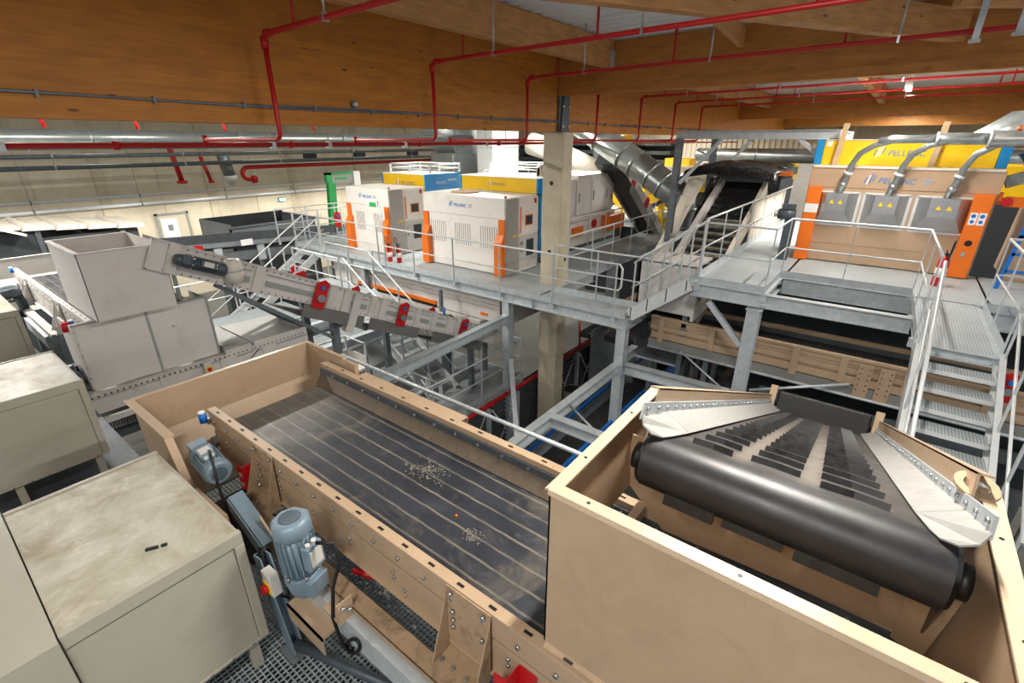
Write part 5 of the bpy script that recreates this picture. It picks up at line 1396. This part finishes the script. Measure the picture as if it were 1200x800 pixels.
# conveyor body under the front edge of the white machines (pale cladding with orange strip)
t = thing('outfeed_conveyor', 'pale clad outfeed below the front edge of the white machine walkway', 'conveyor', (9.2, 9.5, -4.6))
MB().box((9.0, 7.3, -4.35), (10.6, 14.5, -3.68)).build('casing', 'white_panel', t, bevel=.01)
MB().box((8.94, 7.25, -3.95), (9.0, 14.5, -3.86)).build('ledge', 'white_grey', t)
MB().box((8.9, 7.9, -4.75), (9.4, 14.5, -4.38)).build('lower_casing', 'white_grey', t, bevel=.01)
MB().box((8.96, 9.6, -4.28), (8.998, 13.2, -4.18)).build('orange_strip', 'orange', t)
MB().box((8.965, 9.6, -4.36), (8.998, 13.2, -4.29)).build('dark_slot', 'black', t)
MB().box((8.985, 7.7, -4.22), (8.998, 7.95, -4.15)).build('orange_label', 'orange', t)
MB().prism([(7.25, -4.35), (7.25, -3.68), (7.05, -3.9), (7.05, -4.35)], 'x', 9.05, 10.6).build('end_casing', 'machine_grey', t)
for p in ((9.2, 8.0), (9.2, 13.5), (10.4, 8.0)): MB().box((p[0]-.05, p[1]-.05, GZ), (p[0]+.05, p[1]+.05, -4.35)).build('support_leg', 'galv_dark', t)
t = thing('valve_unit', 'small grey valve unit with a blue handle before the pale outfeed', 'valve', (8.4, 8.6, -4.6))
MB().box((8.3, 8.55, -4.55), (8.55, 8.95, -4.2)).build('body', 'white_panel', t, bevel=.02)
MB().cyl((8.35, 8.4, -4.3), (8.35, 8.6, -4.3), .12, 12).build('motor', 'motor_grey', t)
MB().cyl((8.3, 8.6, -4.2), (8.3, 8.6, -3.98), .03, 8).build('blue_handle', 'deep_blue', t)
MB().box((8.45, 8.85, -4.2), (8.53, 8.93, -3.6)).build('pipe_stub', 'galv_dark', t)
MB().box((8.4, 8.6, ZL), (8.5, 8.9, -4.55)).build('pedestal', 'galv_dark', t)
# small tray frames and beams on the lower deck, seen below the pale inclined conveyor
t = thing('tray_stand', 'square white tray on a tube stand below the pale inclined conveyor', 'tray', (5.0, 8.6, ZL))
MB().box((4.7, 8.25, -4.6), (5.6, 9.0, -4.55)).box((4.7, 8.25, -4.6), (4.72, 9.0, -4.3)).box((5.58, 8.25, -4.6), (5.6, 9.0, -4.3)).box((4.7, 8.98, -4.6), (5.6, 9.0, -4.3)).build('tray', 'white_grey', t)
for x in (4.72, 5.58):
    for y in (8.27, 8.98): MB().box((x-.02, y-.02, ZL), (x+.02, y+.02, -4.0)).build('leg', 'galv_light', t)
MB().tube([(4.72, 8.27, -4.0), (5.58, 8.27, -4.0), (5.58, 8.98, -4.0), (4.72, 8.98, -4.0)], .022, 6, closed=True).build('rail', 'galv_light', t)
tube_frame('white tube guard frame on the lower deck below the pale inclined conveyor', 6.0, 6.7, 7.2, 8.1, ZL, -5.1, name='tube_guard')
for i, (a, b) in enumerate((((3.0, 6.9, -4.05), (4.9, 10.9, -4.05)), ((3.3, 9.2, -4.3), (8.0, 9.2, -4.3)), ((3.4, 11.0, -4.4), (8.6, 11.0, -4.4)))):
    steel_beam('galvanised floor beam below the pale inclined conveyor, %s' % ['nearest of three', 'middle of three', 'farthest of three'][i], a, b, .16, .22)
tag(MB().box((6.35, 7.5, ZL), (6.6, 7.7, ZL+.12)).cyl((6.47, 7.6, ZL+.12), (6.47, 7.6, ZL+.2), .07, 10).build('red_valve', 'red'), 'small red valve on the lower deck below the pale inclined conveyor', 'valve')
tag(MB().cyl((5.2, 8.6, -4.55), (5.2, 8.6, -4.45), .06, 10).build('yellow_disc', 'yellow'), 'small yellow disc lying on the white tray', 'disc')
t = thing('side_floor', 'pale grating floor left of the lower deck behind the white housing', 'floor grating', (5, 11, -4.6))
MB().box((3.2, 9.4, -4.62), (6.9, 14.2, -4.56)).build('grating', 'grating_dark', t)
MB().box((3.3, 9.5, GZ), (3.4, 9.6, -4.62)).box((6.7, 14.0, GZ), (6.8, 14.1, -4.62)).build('legs', 'galv_dark', t)
railing('railing on the pale grating floor behind the white hopper', [(3.3, 9.42, -4.56), (6.8, 9.42, -4.56)], gap=1.2, toe=False)
railing('railing on the far side of the pale grating floor behind the white hopper', [(3.3, 14.1, -4.56), (6.8, 14.1, -4.56)], gap=1.2, toe=False)
railing('railing beside the far stair end of the machine walkway', [(8.7, 16.1, ZP), (11.5, 16.1, ZP)], gap=1.0)

# ------------------------------------------------------------------ left background: containers, bunker, long conveyor, green frame
t = thing('bulk_container', 'long dark container with a dusty white ridged cover at the left', 'container', (1.2, 17, GZ))
MB().box((-2.8, 16.0, -5.5), (2.28, 18.0, -1.9)).build('body', 'container_dark', t)
MB().box((2.3, 16.02, -5.5), (4.25, 18.0, -2.15)).build('body', 'container_dark', t)
for x in (-.2, 2.26, 3.9): MB().box((x-.05, 15.96, -5.5), (x+.05, 16.0, -1.9 if x < 2.3 else -2.15)).build('upright', 'steel_dark', t)
MB().box((-2.8, 15.97, -2.62), (2.28, 16.0, -2.56)).build('seam_rail', 'steel_dark', t)
for i in range(12):
    x = -2.8 + i*.6
    z = -1.9 - max(0, x-1.6)*.09
    MB().prism([(x, z), (x+.59, z-.03*(x > 1.6)), (x+.59, z+.06), (x+.14, z+.10), (x+.1, z+.17)], 'y', 15.9, 18.05).build('cover_sheet', 'dust_white', t)
MB().box((-2.6, 16.3, GZ), (4.2, 17.7, -5.5)).build('plinth', 'container_dark', t)
tag(MB().bar((1.2, 15.8, -1.62), (2.0, 15.85, -2.0), .5, .05, (0, 0, 1)).build('white_flap', 'dust_white'), 'white flap at the left end of the dark container cover', 'flap')
t = thing('bulk_bunker', 'open grey steel bunker against the left wall', 'bunker', (9.6, 20, GZ))
MB().box((7.8, 19, -5.5), (7.86, 21.6, -2.83)).build('left_side', 'container_grey', t)
MB().box((7.8, 19, -5.5), (11.2, 19.06, -2.95)).build('front_side', 'container_grey', t)
MB().box((11.14, 19, -5.5), (11.2, 21.6, -2.95)).build('right_side', 'container_grey', t)
MB().box((7.8, 21.54, -5.5), (11.2, 21.6, -2.83)).build('back_side', 'container_dark', t)
MB().box((7.74, 18.94, -2.98), (11.26, 19.1, -2.92)).box((11.1, 18.94, -2.96), (11.26, 21.66, -2.9)).build('rim', 'galv_dark', t)
MB().box((8.0, 19.2, GZ), (11, 21.4, -5.5)).build('plinth', 'container_dark', t)
t = thing('long_conveyor', 'long grey conveyor along the left wall behind the white hopper', 'conveyor', (8, 17.5, -4.4))
MB().channel((4.5, 17.4, -3.5), (12.8, 17.4, -3.9), .08, .3, .012).build('side_channel', 'galv_dark', t)
MB().bar((4.5, 17.4, -3.05), (12.8, 17.4, -3.55), .08, .14).build('cover_rail', 'container_grey', t)
MB().bar((4.5, 17.9, -3.2), (12.8, 17.9, -3.7), .8, .05).build('belt', 'black_rubber', t)
MB().bar((4.5, 18.4, -2.98), (12.8, 18.4, -3.45), .05, .3).build('back_channel', 'steel_dark', t)
for x in (5.2, 6.6, 8.0, 9.4, 10.8, 12.2):
    z = -3.05 - (x-4.5)*.06
    MB().box((x-.12, 17.3, z-.62), (x+.12, 17.35, z-.1)).build('joint_plate', 'galv', t)
    MB().box((x-.05, 17.4, GZ), (x+.05, 17.5, z-.5)).build('support_leg', 'galv_dark', t)
MB().box((7.35, 17.28, -3.3), (7.75, 17.3, -3.1)).build('white_label', 'lamp_white' if 'lamp_white' in M else 'white', t)
red2 = thing('red_bracket', 'red bearing plates on the long grey conveyor at the left wall', 'bracket', (6.2, 17.2, -3.8))
for k, (x, z) in enumerate(((5.8, -3.55), (11.9, -4.0))):
    MB().prism([(x, z), (x+.3, z), (x+.34, z+.45), (x+.12, z+.5), (x, z+.35)], 'y', 17.2, 17.24).build('plate', 'red', red2)
t = thing('green_portal', 'green framed portal with a grey lintel at the left wall', 'portal', (12.7, 19, ZP))
MB().bar((11.95, 19, -4.5), (12.2, 19, -1.62), .34, .2, (0, 1, 0)).build('upright', 'green', t)
MB().box((12.0, 18.95, -1.30), (13.3, 19.15, -1.22)).box((12.0, 18.95, -1.62), (12.25, 19.15, -1.22)).build('top_rail', 'green', t)
MB().box((12.25, 18.97, -1.66), (13.3, 19.1, -1.3)).build('lintel', 'plastic_grey', t)
MB().box((12.4, 18.955, -1.5), (13.0, 18.97, -1.42)).build('green_lettering_bar', 'green', t)
MB().box((13.3, 18.9, -1.95), (13.62, 19.2, -1.2)).build('white_end', 'white', t)
railing('railing at the left wall beyond the farther white machine', [(8.7, 17.3, ZP), (13.5, 17.3, ZP)], gap=1.3, toe=False)
for i, (x, y, z) in enumerate(((11.0, 17.0, -3.1), (7.9, 15.0, -4.3), (6.6, 15.6, -4.4))):
    t = thing('red_bracket', 'red bearing plate beside the far stair, %s' % ['on top', 'in the middle', 'lowest'][i], 'bracket', (x, y, z))
    MB().prism([(x-.15, z), (x+.15, z), (x+.15, z+.5), (x, z+.6), (x-.15, z+.5)], 'y', y, y+.03).build('plate', 'red', t)
    MB().cyl((x, y, z+.42), (x, y-.04, z+.42), .05, 10).build('blue_cap', 'deep_blue', t)

# ------------------------------------------------------------------ machine bank behind the column
t = thing('sorting_machine', 'long white machine bank with grey windows right of the concrete column', 'machine', (15, 8.9, ZP))
MB().box((12.0, 8.3, ZP), (17.2, 10.4, -2.35)).build('base', 'machine_white', t, bevel=.01)
MB().box((12.2, 8.45, -2.35), (14.5, 10.3, -1.15)).build('front_unit', 'white_grey', t, bevel=.01)
MB().box((12.9, 8.42, -2.2), (14.1, 8.45, -1.5)).build('window', 'container_grey', t)
MB().box((12.9, 8.41, -1.48), (14.1, 8.45, -1.42)).build('yellow_strip', 'yellow', t)
for xa, xb in ((14.55, 15.5), (15.55, 16.5), (16.55, 17.2)): 
    dd = MB().box((xa, 8.4, -2.33), (xb, 10.3, -1.05)).build('door', 'machine_white', t, bevel=.008)
    MB().box((xa+.08, 8.37, -1.9), (xa+.12, 8.4, -1.6)).build('handle', 'plastic_grey', dd)
MB().box((14.1, 8.22, -3.0), (14.75, 8.3, -2.68)).build('orange_box', 'orange', t)
MB().box((16.2, 7.95, -3.0), (17.4, 8.3, -2.5)).build('orange_box', 'orange', t)
MB().cyl((15.6, 8.3, -2.7), (15.6, 8.24, -2.7), .15, 14).build('red_disc', 'red', t)
MB().box((12.1, 8.25, -3.3), (12.2, 8.3, -.95)).build('blue_edge', 'blue', t)
MB().box((12.25, 8.2, -3.15), (12.7, 8.3, -2.7)).build('cable_box', 'container_dark', t)
MB().box((12.65, 8.18, -2.9), (12.9, 8.28, -2.65)).build('blue_motor', 'blue', t)
pf = tube_frame('white tube frame with yellow panel just right of the concrete column', 12.25, 13.2, 8.36, 8.44, -2.3, -.72, mat='white_grey', name='panel_frame', r=.04)
MB().box((12.35, 8.38, -1.05), (13.1, 8.42, -.78)).build('yellow_panel', 'yellow', pf)
# steep dark conveyor running down at the end of the bank
DK = Matrix.Identity(4)
th = math.atan(.7)
u, n = Vector((math.cos(th), 0, -math.sin(th))), Vector((math.sin(th), 0, math.cos(th)))
for i in range(3): DK[i][0], DK[i][1], DK[i][2], DK[i][3] = u[i], (0, 1, 0)[i], n[i], (16.2, 8.05, -.55)[i]
t = thing('steep_conveyor', 'steep grey conveyor with a black head running down behind the branch walkway', 'conveyor', (18, 8, -3))
MB(DK).box((.2, -.5, -.3), (6.2, -.46, .05)).box((.2, .46, -.3), (6.2, .5, .05)).build('side_channel', 'white_grey', t)
MB(DK).box((0, -.46, -.2), (6.2, .46, -.1)).build('belt', 'black_rubber', t)
MB(DK).box((-.22, -.5, -.36), (.22, .5, .22)).build('head_box', 'container_dark', t, bevel=.04)
MB(DK).box((1.0, -.56, -.66), (6.2, -.52, -.32)).build('mesh_guard', 'mesh_guard', t)
for uu in (1.0, 2.6): MB(DK).box((uu, -.56, -.3), (uu+.25, -.5, .1)).build('bearing_plate', 'red', t)
for uu in (1.6, 3.2, 4.0, 5.0): MB(DK).box((uu, -.55, -.3), (uu+.2, -.5, .06)).build('joint_plate', 'white_grey', t)
MB().box((19.9, 7.6, GZ), (20.0, 7.7, -3.6)).build('support_leg', 'galv_dark', t)
tag(MB().box((11.9, 5.2, -6.0), (13.6, 5.6, -4.3)).build('cardboard_crate', 'cardboard'), 'cardboard brown box under the branch walkway', 'crate')
t = thing('low_conveyor', 'low conveyors with red rail below the branch walkway', 'conveyor', (14, 4.9, -4.9))
for i, y in enumerate((4.3, 4.8, 5.5)):
    MB().box((10.6, y, -4.75-.05*i), (17, y+.32, -4.6-.05*i)).build('belt', 'black_rubber', t)
    MB().box((10.6, y-.06, -4.7-.05*i), (17, y-.0, -4.5-.05*i)).build('side_channel', 'galv_dark' if i != 1 else 'red', t)
for x in (11, 16): MB().box((x, 4.4, GZ), (x+.1, 5.7, -4.75)).build('support_leg', 'galv_dark', t)

# ------------------------------------------------------------------ steep black belt conveyor with tarpaulin at its head
th = R(27.5)
BK = Matrix.Identity(4)
u, n = Vector((-math.cos(th), 0, -math.sin(th))), Vector((-math.sin(th), 0, math.cos(th)))
for i in range(3): BK[i][0], BK[i][1], BK[i][2], BK[i][3] = u[i], (0, 1, 0)[i], n[i], (14.6, 3.32, -1.12)[i]
t = thing('steep_conveyor', 'steep black cleated conveyor climbing to the tarpaulin beside the walkway', 'conveyor', (12, 3.3, -3.4))
MB(BK).box((-.3, -.5, -.12), (5.0, .5, -.06)).build('belt', 'black_rubber', t)
for i in range(17): MB(BK).box((.1+.29*i, -.48, -.06), (.16+.29*i, .48, .0)).build('cleat', 'black_rubber' if i < 5 else 'dusty_cleat', t)
for y in (-.17, .17): MB(BK).box((0, y-.012, -.06), (4.9, y+.012, -.04)).build('seam', 'black', t)
MB(BK).box((-.1, .5, -.25), (5.3, .64, .12)).build('side_rail', 'white_grey', t, bevel=.004)
MB(BK).box((-.1, -.60, -.25), (5.1, -.5, .1)).build('side_rail', 'dust_white', t, bevel=.004)
MB(BK).box((-.2, -.6, -.6), (5.0, .6, -.26)).build('under_pan', 'container_dark', t)
for x, z in ((11, -3.4), (14.2, -1.7)):
    for y in (2.8, 3.85): MB().box((x-.05, y-.05, GZ), (x+.05, y+.05, z)).build('support_leg', 'galv_dark', t)
t = thing('transfer_chute', 'white sheet chute casing at the foot of the steep black conveyor', 'chute', (9.6, 3.2, -3.3))
MB().box((9.5, 2.72, -3.3), (9.56, 3.9, -2.28)).build('front_sheet', 'white_panel', t)
MB().box((9.5, 3.86, -3.3), (10.6, 3.9, -2.2)).build('side_sheet', 'white_panel', t)
MB().box((9.5, 2.72, -2.3), (10.5, 3.9, -2.26)).build('top_sheet', 'white_grey', t)
MB().prism([(9.5, -3.4), (10.0, -3.4), (9.5, -2.7)], 'y', 2.66, 2.72).build('gusset', 'white_grey', t)
MB().box((9.6, 2.8, GZ), (9.7, 2.9, -3.3)).box((10.4, 3.7, GZ), (10.5, 3.8, -3.3)).build('support_leg', 'galv_dark', t)
# tarpaulin: wrinkled sheet over the head, hanging sides
def cloth(name, label, cat, P, nu, nv, mat, amp=.04, seed=1):
    rnd = random.Random(seed)
    ph = [rnd.uniform(0, 6) for _ in range(8)]
    vs, fs = [], []
    for i in range(nu+1):
        for j in range(nv+1):
            a, b = i/nu, j/nv
            p = Vector(P(a, b))
            p += Vector((amp*math.sin(9*b+ph[0]+3*a), amp*math.sin(11*a+ph[1]+5*b), amp*(math.sin(7*a+ph[2])*math.cos(9*b+ph[3]) + .6*math.sin(17*b+13*a+ph[4]))))
            vs.append(p)
    for i in range(nu):
        for j in range(nv):
            k = i*(nv+1)+j; fs.append((k, k+1, k+nv+2, k+nv+1))
    o = MB().add(vs, fs, True).build(name, mat)
    md = o.modifiers.new('thick', 'SOLIDIFY'); md.thickness = .008
    return tag(o, label, cat)
cloth('tarpaulin', 'black wrinkled tarpaulin over the head of the steep conveyor', 'tarpaulin', lambda a, b: (14.0 + 1.9*a, 2.45 + 2.45*b, -.82 + .14*math.sin(3.1*a) + .16*math.sin(math.pi*b) - .25*(max(0, .1-a)*6 + max(0, .06-b)*6 + max(0, b-.94)*5)), 20, 24, 'tarp', .035)
cloth('tarpaulin', 'black tarpaulin curtain hanging at the left side of the steep conveyor', 'tarpaulin', lambda a, b: (14.2 - 1.9*b + .9*a*(1-b), 4.05 + .1*b, -.95 - 1.9*b), 8, 16, 'tarp', .03, 4)
cloth('dust_sheet', 'pale dusty sheet hanging left of the black tarpaulin curtain', 'sheet', lambda a, b: (14.2 - 1.6*b, 4.25 + .42*a + .2*b, -.95 - 2.0*b), 8, 16, 'dust_white', .03, 5)
cloth('tarpaulin', 'second dark tarpaulin on the machine behind the steep conveyor head', 'tarpaulin', lambda a, b: (17.5 + 2*a, 2.9 + 2.6*b, -.75 + .12*math.sin(math.pi*b)), 10, 14, 'tarp', .04, 6)
tag(MB().box((17.4, 2.8, -1.02), (19.6, 5.2, -.8)).box((17.5, 2.9, GZ), (19.5, 5.1, -1.02)).build('dark_machine', 'container_dark'), 'dark machine body under the farther tarpaulin behind the steep conveyor head', 'machine')
tag(MB().box((17.36, 2.6, -.98), (17.4, 4.6, -.84)).build('orange_strip', 'orange'), 'thin orange strip on the machine behind the steep conveyor head', 'strip')
t = thing('white_screen', 'row of white ribbed guard panels along the walkway beside the steep conveyor', 'screen', (14.6, 2.66, ZW))
for i in range(11):
    x = 13.3 + .36*i
    MB().prism([(x, 2.655), (x+.16, 2.655), (x+.2, 2.69), (x+.32, 2.69), (x+.36, 2.655), (x+.36, 2.70), (x, 2.70)], 'z', ZW, -1.35).build('panel', 'dust_white', t)
# steel gantry over it
t = thing('steel_gantry', 'galvanised steel gantry spanning over the tarpaulin and the steep conveyor', 'gantry', (14.5, 3, GZ))
for (x, y, zb) in ((13.0, 4.62, GZ), (16.0, 4.62, GZ), (13.0, 1.30, -.4), (16.0, 1.3, -.4)):
    MB().hbeam((x, y, zb), (x, y, .06), .16, .16, .012, (1, 0, 0)).build('post', 'galv_dark', t)
for x in (13.0, 16.0):
    MB().hbeam((x, 4.72, .14), (x, 1.2, .14), .16, .18, .012).build('cross_beam', 'galv', t)
    MB().bar((x, 4.5, -1.0), (x, 3.6, .04), .08, .08).build('diagonal', 'galv', t)
    MB().bar((x, 1.36, -.4), (x, 1.95, .04), .08, .08).build('diagonal', 'galv', t)
for y in (4.62, 1.3): MB().hbeam((13.0, y, .14), (16.0, y, .14), .14, .16, .012).build('long_beam', 'galv', t)
MB().box((12.9, 4.4, -2.35), (13.1, 3.9, -2.22)).build('bracket_beam', 'galv', t)

# ------------------------------------------------------------------ ducts and far yellow machines
def duct(label, pts, r, mat='duct', rings=(), n=20, name='ventilation_duct'):
    t = thing(name, label, 'duct', pts[0])
    MB().tube(pts, r, n).build('tube', mat, t)
    for a, b, f in rings:
        p = Vector(pts[a]).lerp(Vector(pts[b]), f); d = (Vector(pts[b])-Vector(pts[a])).normalized()
        rr = r if not isinstance(r, (list, tuple)) else r[a]
        MB().cyl(p - d*.04, p + d*.04, rr*1.06, n).build('joint_ring', mat, t)
    return t
duct('large galvanised duct slanting down behind the main beam right of the column', [(15, 8.8, .62), (15, 5.3, -1.42), (15, 4.98, -1.72), (15, 4.9, -2.1), (15, 4.9, -3.2)], [.42, .42, .38, .3, .26], rings=((0, 1, .25), (0, 1, .5), (0, 1, .62), (0, 1, .78), (0, 1, .9), (1, 2, .5), (2, 3, .6), (3, 4, .3)))
duct('white fabric duct falling from the left behind the column', [(20, 14.2, -.1), (20, 12.9, -.42), (20, 10.6, -1.2)], [.5, .48, .42], 'duct_white')
duct('white fabric duct running right below the slanting galvanised duct', [(20.5, 10.4, -1.25), (20.8, 9.8, -1.45), (24, 7.2, -1.5), (25, 5.6, -1.5)], [.38, .45, .45, .45], 'duct_white')
duct('horizontal galvanised duct far behind the steep conveyor', [(22, 7.0, -.52), (22, -4.5, -.5)], .26, rings=((0, 1, .2), (0, 1, .5)))
duct('bulky galvanised duct at the upper right edge behind the suction header', [(15, -.9, -.2), (15, -1.6, .22), (15, -4, .3)], [.2, .36, .4], rings=((1, 2, .5),))
duct('galvanised duct stub at the right edge above the orange pylon', [(13.4, -1.75, -.35), (13.4, -2.1, -.1), (13.2, -4, -.1)], .14)
t = thing('air_handler', 'shiny aluminium duct box behind the yellow heads, left of the pale cabinet', 'duct box', (20, 18.4, -2))
MB().box((18.6, 18, -2.2), (21.5, 19.6, -.55)).build('body', 'duct', t, bevel=.03)
MB().prism([(18.3, 1.2), (20.4, 1.2), (21.6, -.1), (21.5, -.55), (18.9, -.55), (18.5, .1)], 'y', 18.1, 19.5).build('bent_duct', 'duct', t)
MB().tube([(17.6, 18.4, .65), (18.8, 18.5, .4), (19.6, 18.6, -.1)], [.5, .55, .55], 16).build('round_duct', 'zinc', t)
MB().box((18.8, 18.2, GZ), (21.3, 19.4, -2.2)).build('base', 'container_dark', t)
t = thing('pale_cabinet', 'pale blue-grey cabinet high up left of the concrete column', 'cabinet', (20.2, 16.3, ZP))
MB().box((19.3, 16, -2.6), (21.4, 17, -.3)).build('lower_body', 'galv_light', t, bevel=.01)
MB().box((19.3, 16, -.28), (21.4, 17, .9)).build('upper_body', 'galv_light', t, bevel=.01)
MB().box((20.3, 15.98, -.2), (20.36, 16.0, .6)).build('door_gap', 'plastic_grey', t)
MB().box((19.4, 16.1, GZ), (21.3, 16.9, -2.6)).build('base', 'container_dark', t)
railing('pale railing far behind the yellow heads by the pale cabinet', [(17.5, 15.0, -2.3), (21.5, 14.2, -2.3)], gap=1.2, toe=False)
deck('raised deck far behind the white machine bank', 19.4, 8.4, 25, 11.6, -3.1)
railing('white railing on the raised deck far behind, below the white fabric ducts', [(19.3, 11.6, -3.1), (19.3, 8.4, -3.1), (24.8, 8.35, -3.1)], gap=1.2, toe=False)
def ybox(label, a, b, name='yellow_machine'):
    o = MB().box(a, b).build(name, 'yellow', bevel=.02)
    return tag(o, label, 'machine')
t = thing('yellow_conveyor', 'yellow inclined conveyor far right of the column with black ends', 'conveyor', (22, 8.6, -4))
MB().bar((22, 9.8, -3.1), (22, 7.4, -1.75), .5, .5).build('trough', 'yellow', t)
MB().bar((21.7, 9.9, -3.42), (21.7, 7.4, -2.02), .1, .14).build('black_edge', 'black', t)
for f in (.25, .6): MB().cyl((21.7, 9.8-2.4*f, -3.0+1.35*f), (21.62, 9.8-2.4*f, -3.0+1.35*f), .18, 12).build('red_disc', 'red', t)
MB().box((21.9, 8.2, GZ), (22.1, 8.4, -2.6)).build('support_leg', 'yellow', t)
MB().bar((21.8, 11.2, -1.9), (21.8, 9.7, -3.3), .3, .2).build('upper_trough', 'yellow', t)
for i, (a, b, lb) in enumerate((
    ((23.5, 6.9, -5.5), (25, 9.2, -3.0), 'yellow machine low behind the yellow inclined conveyor'),
    ((24, 7.95, -1.4), (25, 9.15, -.75), 'yellow machine top just right of the slanting duct'),
    ((24, 6.9, -2.2), (25, 7.9, -1.35), 'stepped yellow machine behind the gantry post'),
    ((24, 5.2, -1.5), (25.4, 6.8, -.75), 'yellow machine between the gantry posts'),
    ((24, 3.6, -1.5), (25.4, 4.9, -.75), 'yellow machine right of the farther gantry post'),
    ((23.5, 9.8, -2.8), (24.5, 10.8, -2.1), 'yellow machine behind the white railing of the raised deck'),
    ((24, 11.4, .0), (25, 13.2, .3), 'yellow machine top just right of the column above the white duct'),
    ((18.6, -3.4, -1.4), (20.5, -2.0, -.6), 'yellow machine at the right edge behind the beige machine'),
    ((26, .6, -1.4), (27, 2.6, -.9), 'low yellow machine behind the steep conveyor head'))):
    o = ybox(lb, a, b)
    MB().box((a[0]+.1, a[1]+.1, GZ), (b[0]-.1, b[1]-.1, a[2])).build('frame_base', 'container_dark', o)
tag(MB().prism([(6.2, -1.5), (6.9, -1.5), (6.0, -.6), (5.7, -.6)], 'x', 23.6, 23.9).build('yellow_machine', 'yellow'), 'slanting yellow arm in front of the far yellow machines', 'machine')
t = thing('dark_racks', 'dark shelves and belts far behind the machine bank', 'rack', (26, 12, GZ))
for i in range(5):
    MB().box((25.5, 9.5, -1.9+.42*i), (27, 20, -1.72+.42*i)).build('dark_shelf', 'container_dark', t)
MB().box((26.9, 9.5, GZ), (27.1, 20, .1)).build('back_plate', 'container_dark', t)
tag(MB().box((33, -11, GZ), (33.5, 20, -1.2)).build('pale_partition', 'white_panel'), 'pale partition far behind the yellow machines', 'partition')

# ------------------------------------------------------------------ right edge: beige unit and blue frame
t = thing('sorting_machine', 'beige machine unit at the right edge beside the orange pylon', 'machine', (13.2, -2.3, ZW))
MB().prism([(-2.0, ZW), (-3.6, ZW), (-3.6, -.5), (-2.3, -.5), (-2.05, -1.2)], 'x', 12.6, 14).build('body', 'machine_beige', t, bevel=.01)
MB().box((12.58, -1.9, -1.1), (12.62, -1.62, -.92)).build('orange_label', 'orange', t)
MB().cyl((12.4, -1.62, -1.0), (12.34, -1.62, -1.0), .08, 12).build('red_disc', 'red', t)
MB().box((12.4, -1.55, -1.05), (12.6, -1.46, -.85)).build('orange_bracket', 'orange', t)
MB().bar((12.8, -1.55, -.7), (12.8, -2.1, -.45), .2, .2).build('grey_hose_box', 'plastic_grey', t)
t = thing('blue_frame', 'blue steel lattice frame at the right edge behind the gangway railing', 'frame', (11.8, -2.2, ZW))
for y in (-1.82, -2.25):
    MB().bar((11.8, y, ZW), (11.8, y-.1, -.9), .06, .06).build('upright', 'deep_blue', t)
for z in (-2.1, -1.8, -1.5, -1.2, -.95): MB().box((11.77, -2.3, z-.025), (11.83, -1.85, z+.025)).build('rung', 'deep_blue', t)
deck('grating platform at the right edge behind the gangway railing', 10.1, -4.6, 12.6, -1.65, ZW, edge=.3)

# ------------------------------------------------------------------ tidy up
for o in SC.objects:
    for k in ('_w', '_e'):
        if k in o: del o[k]
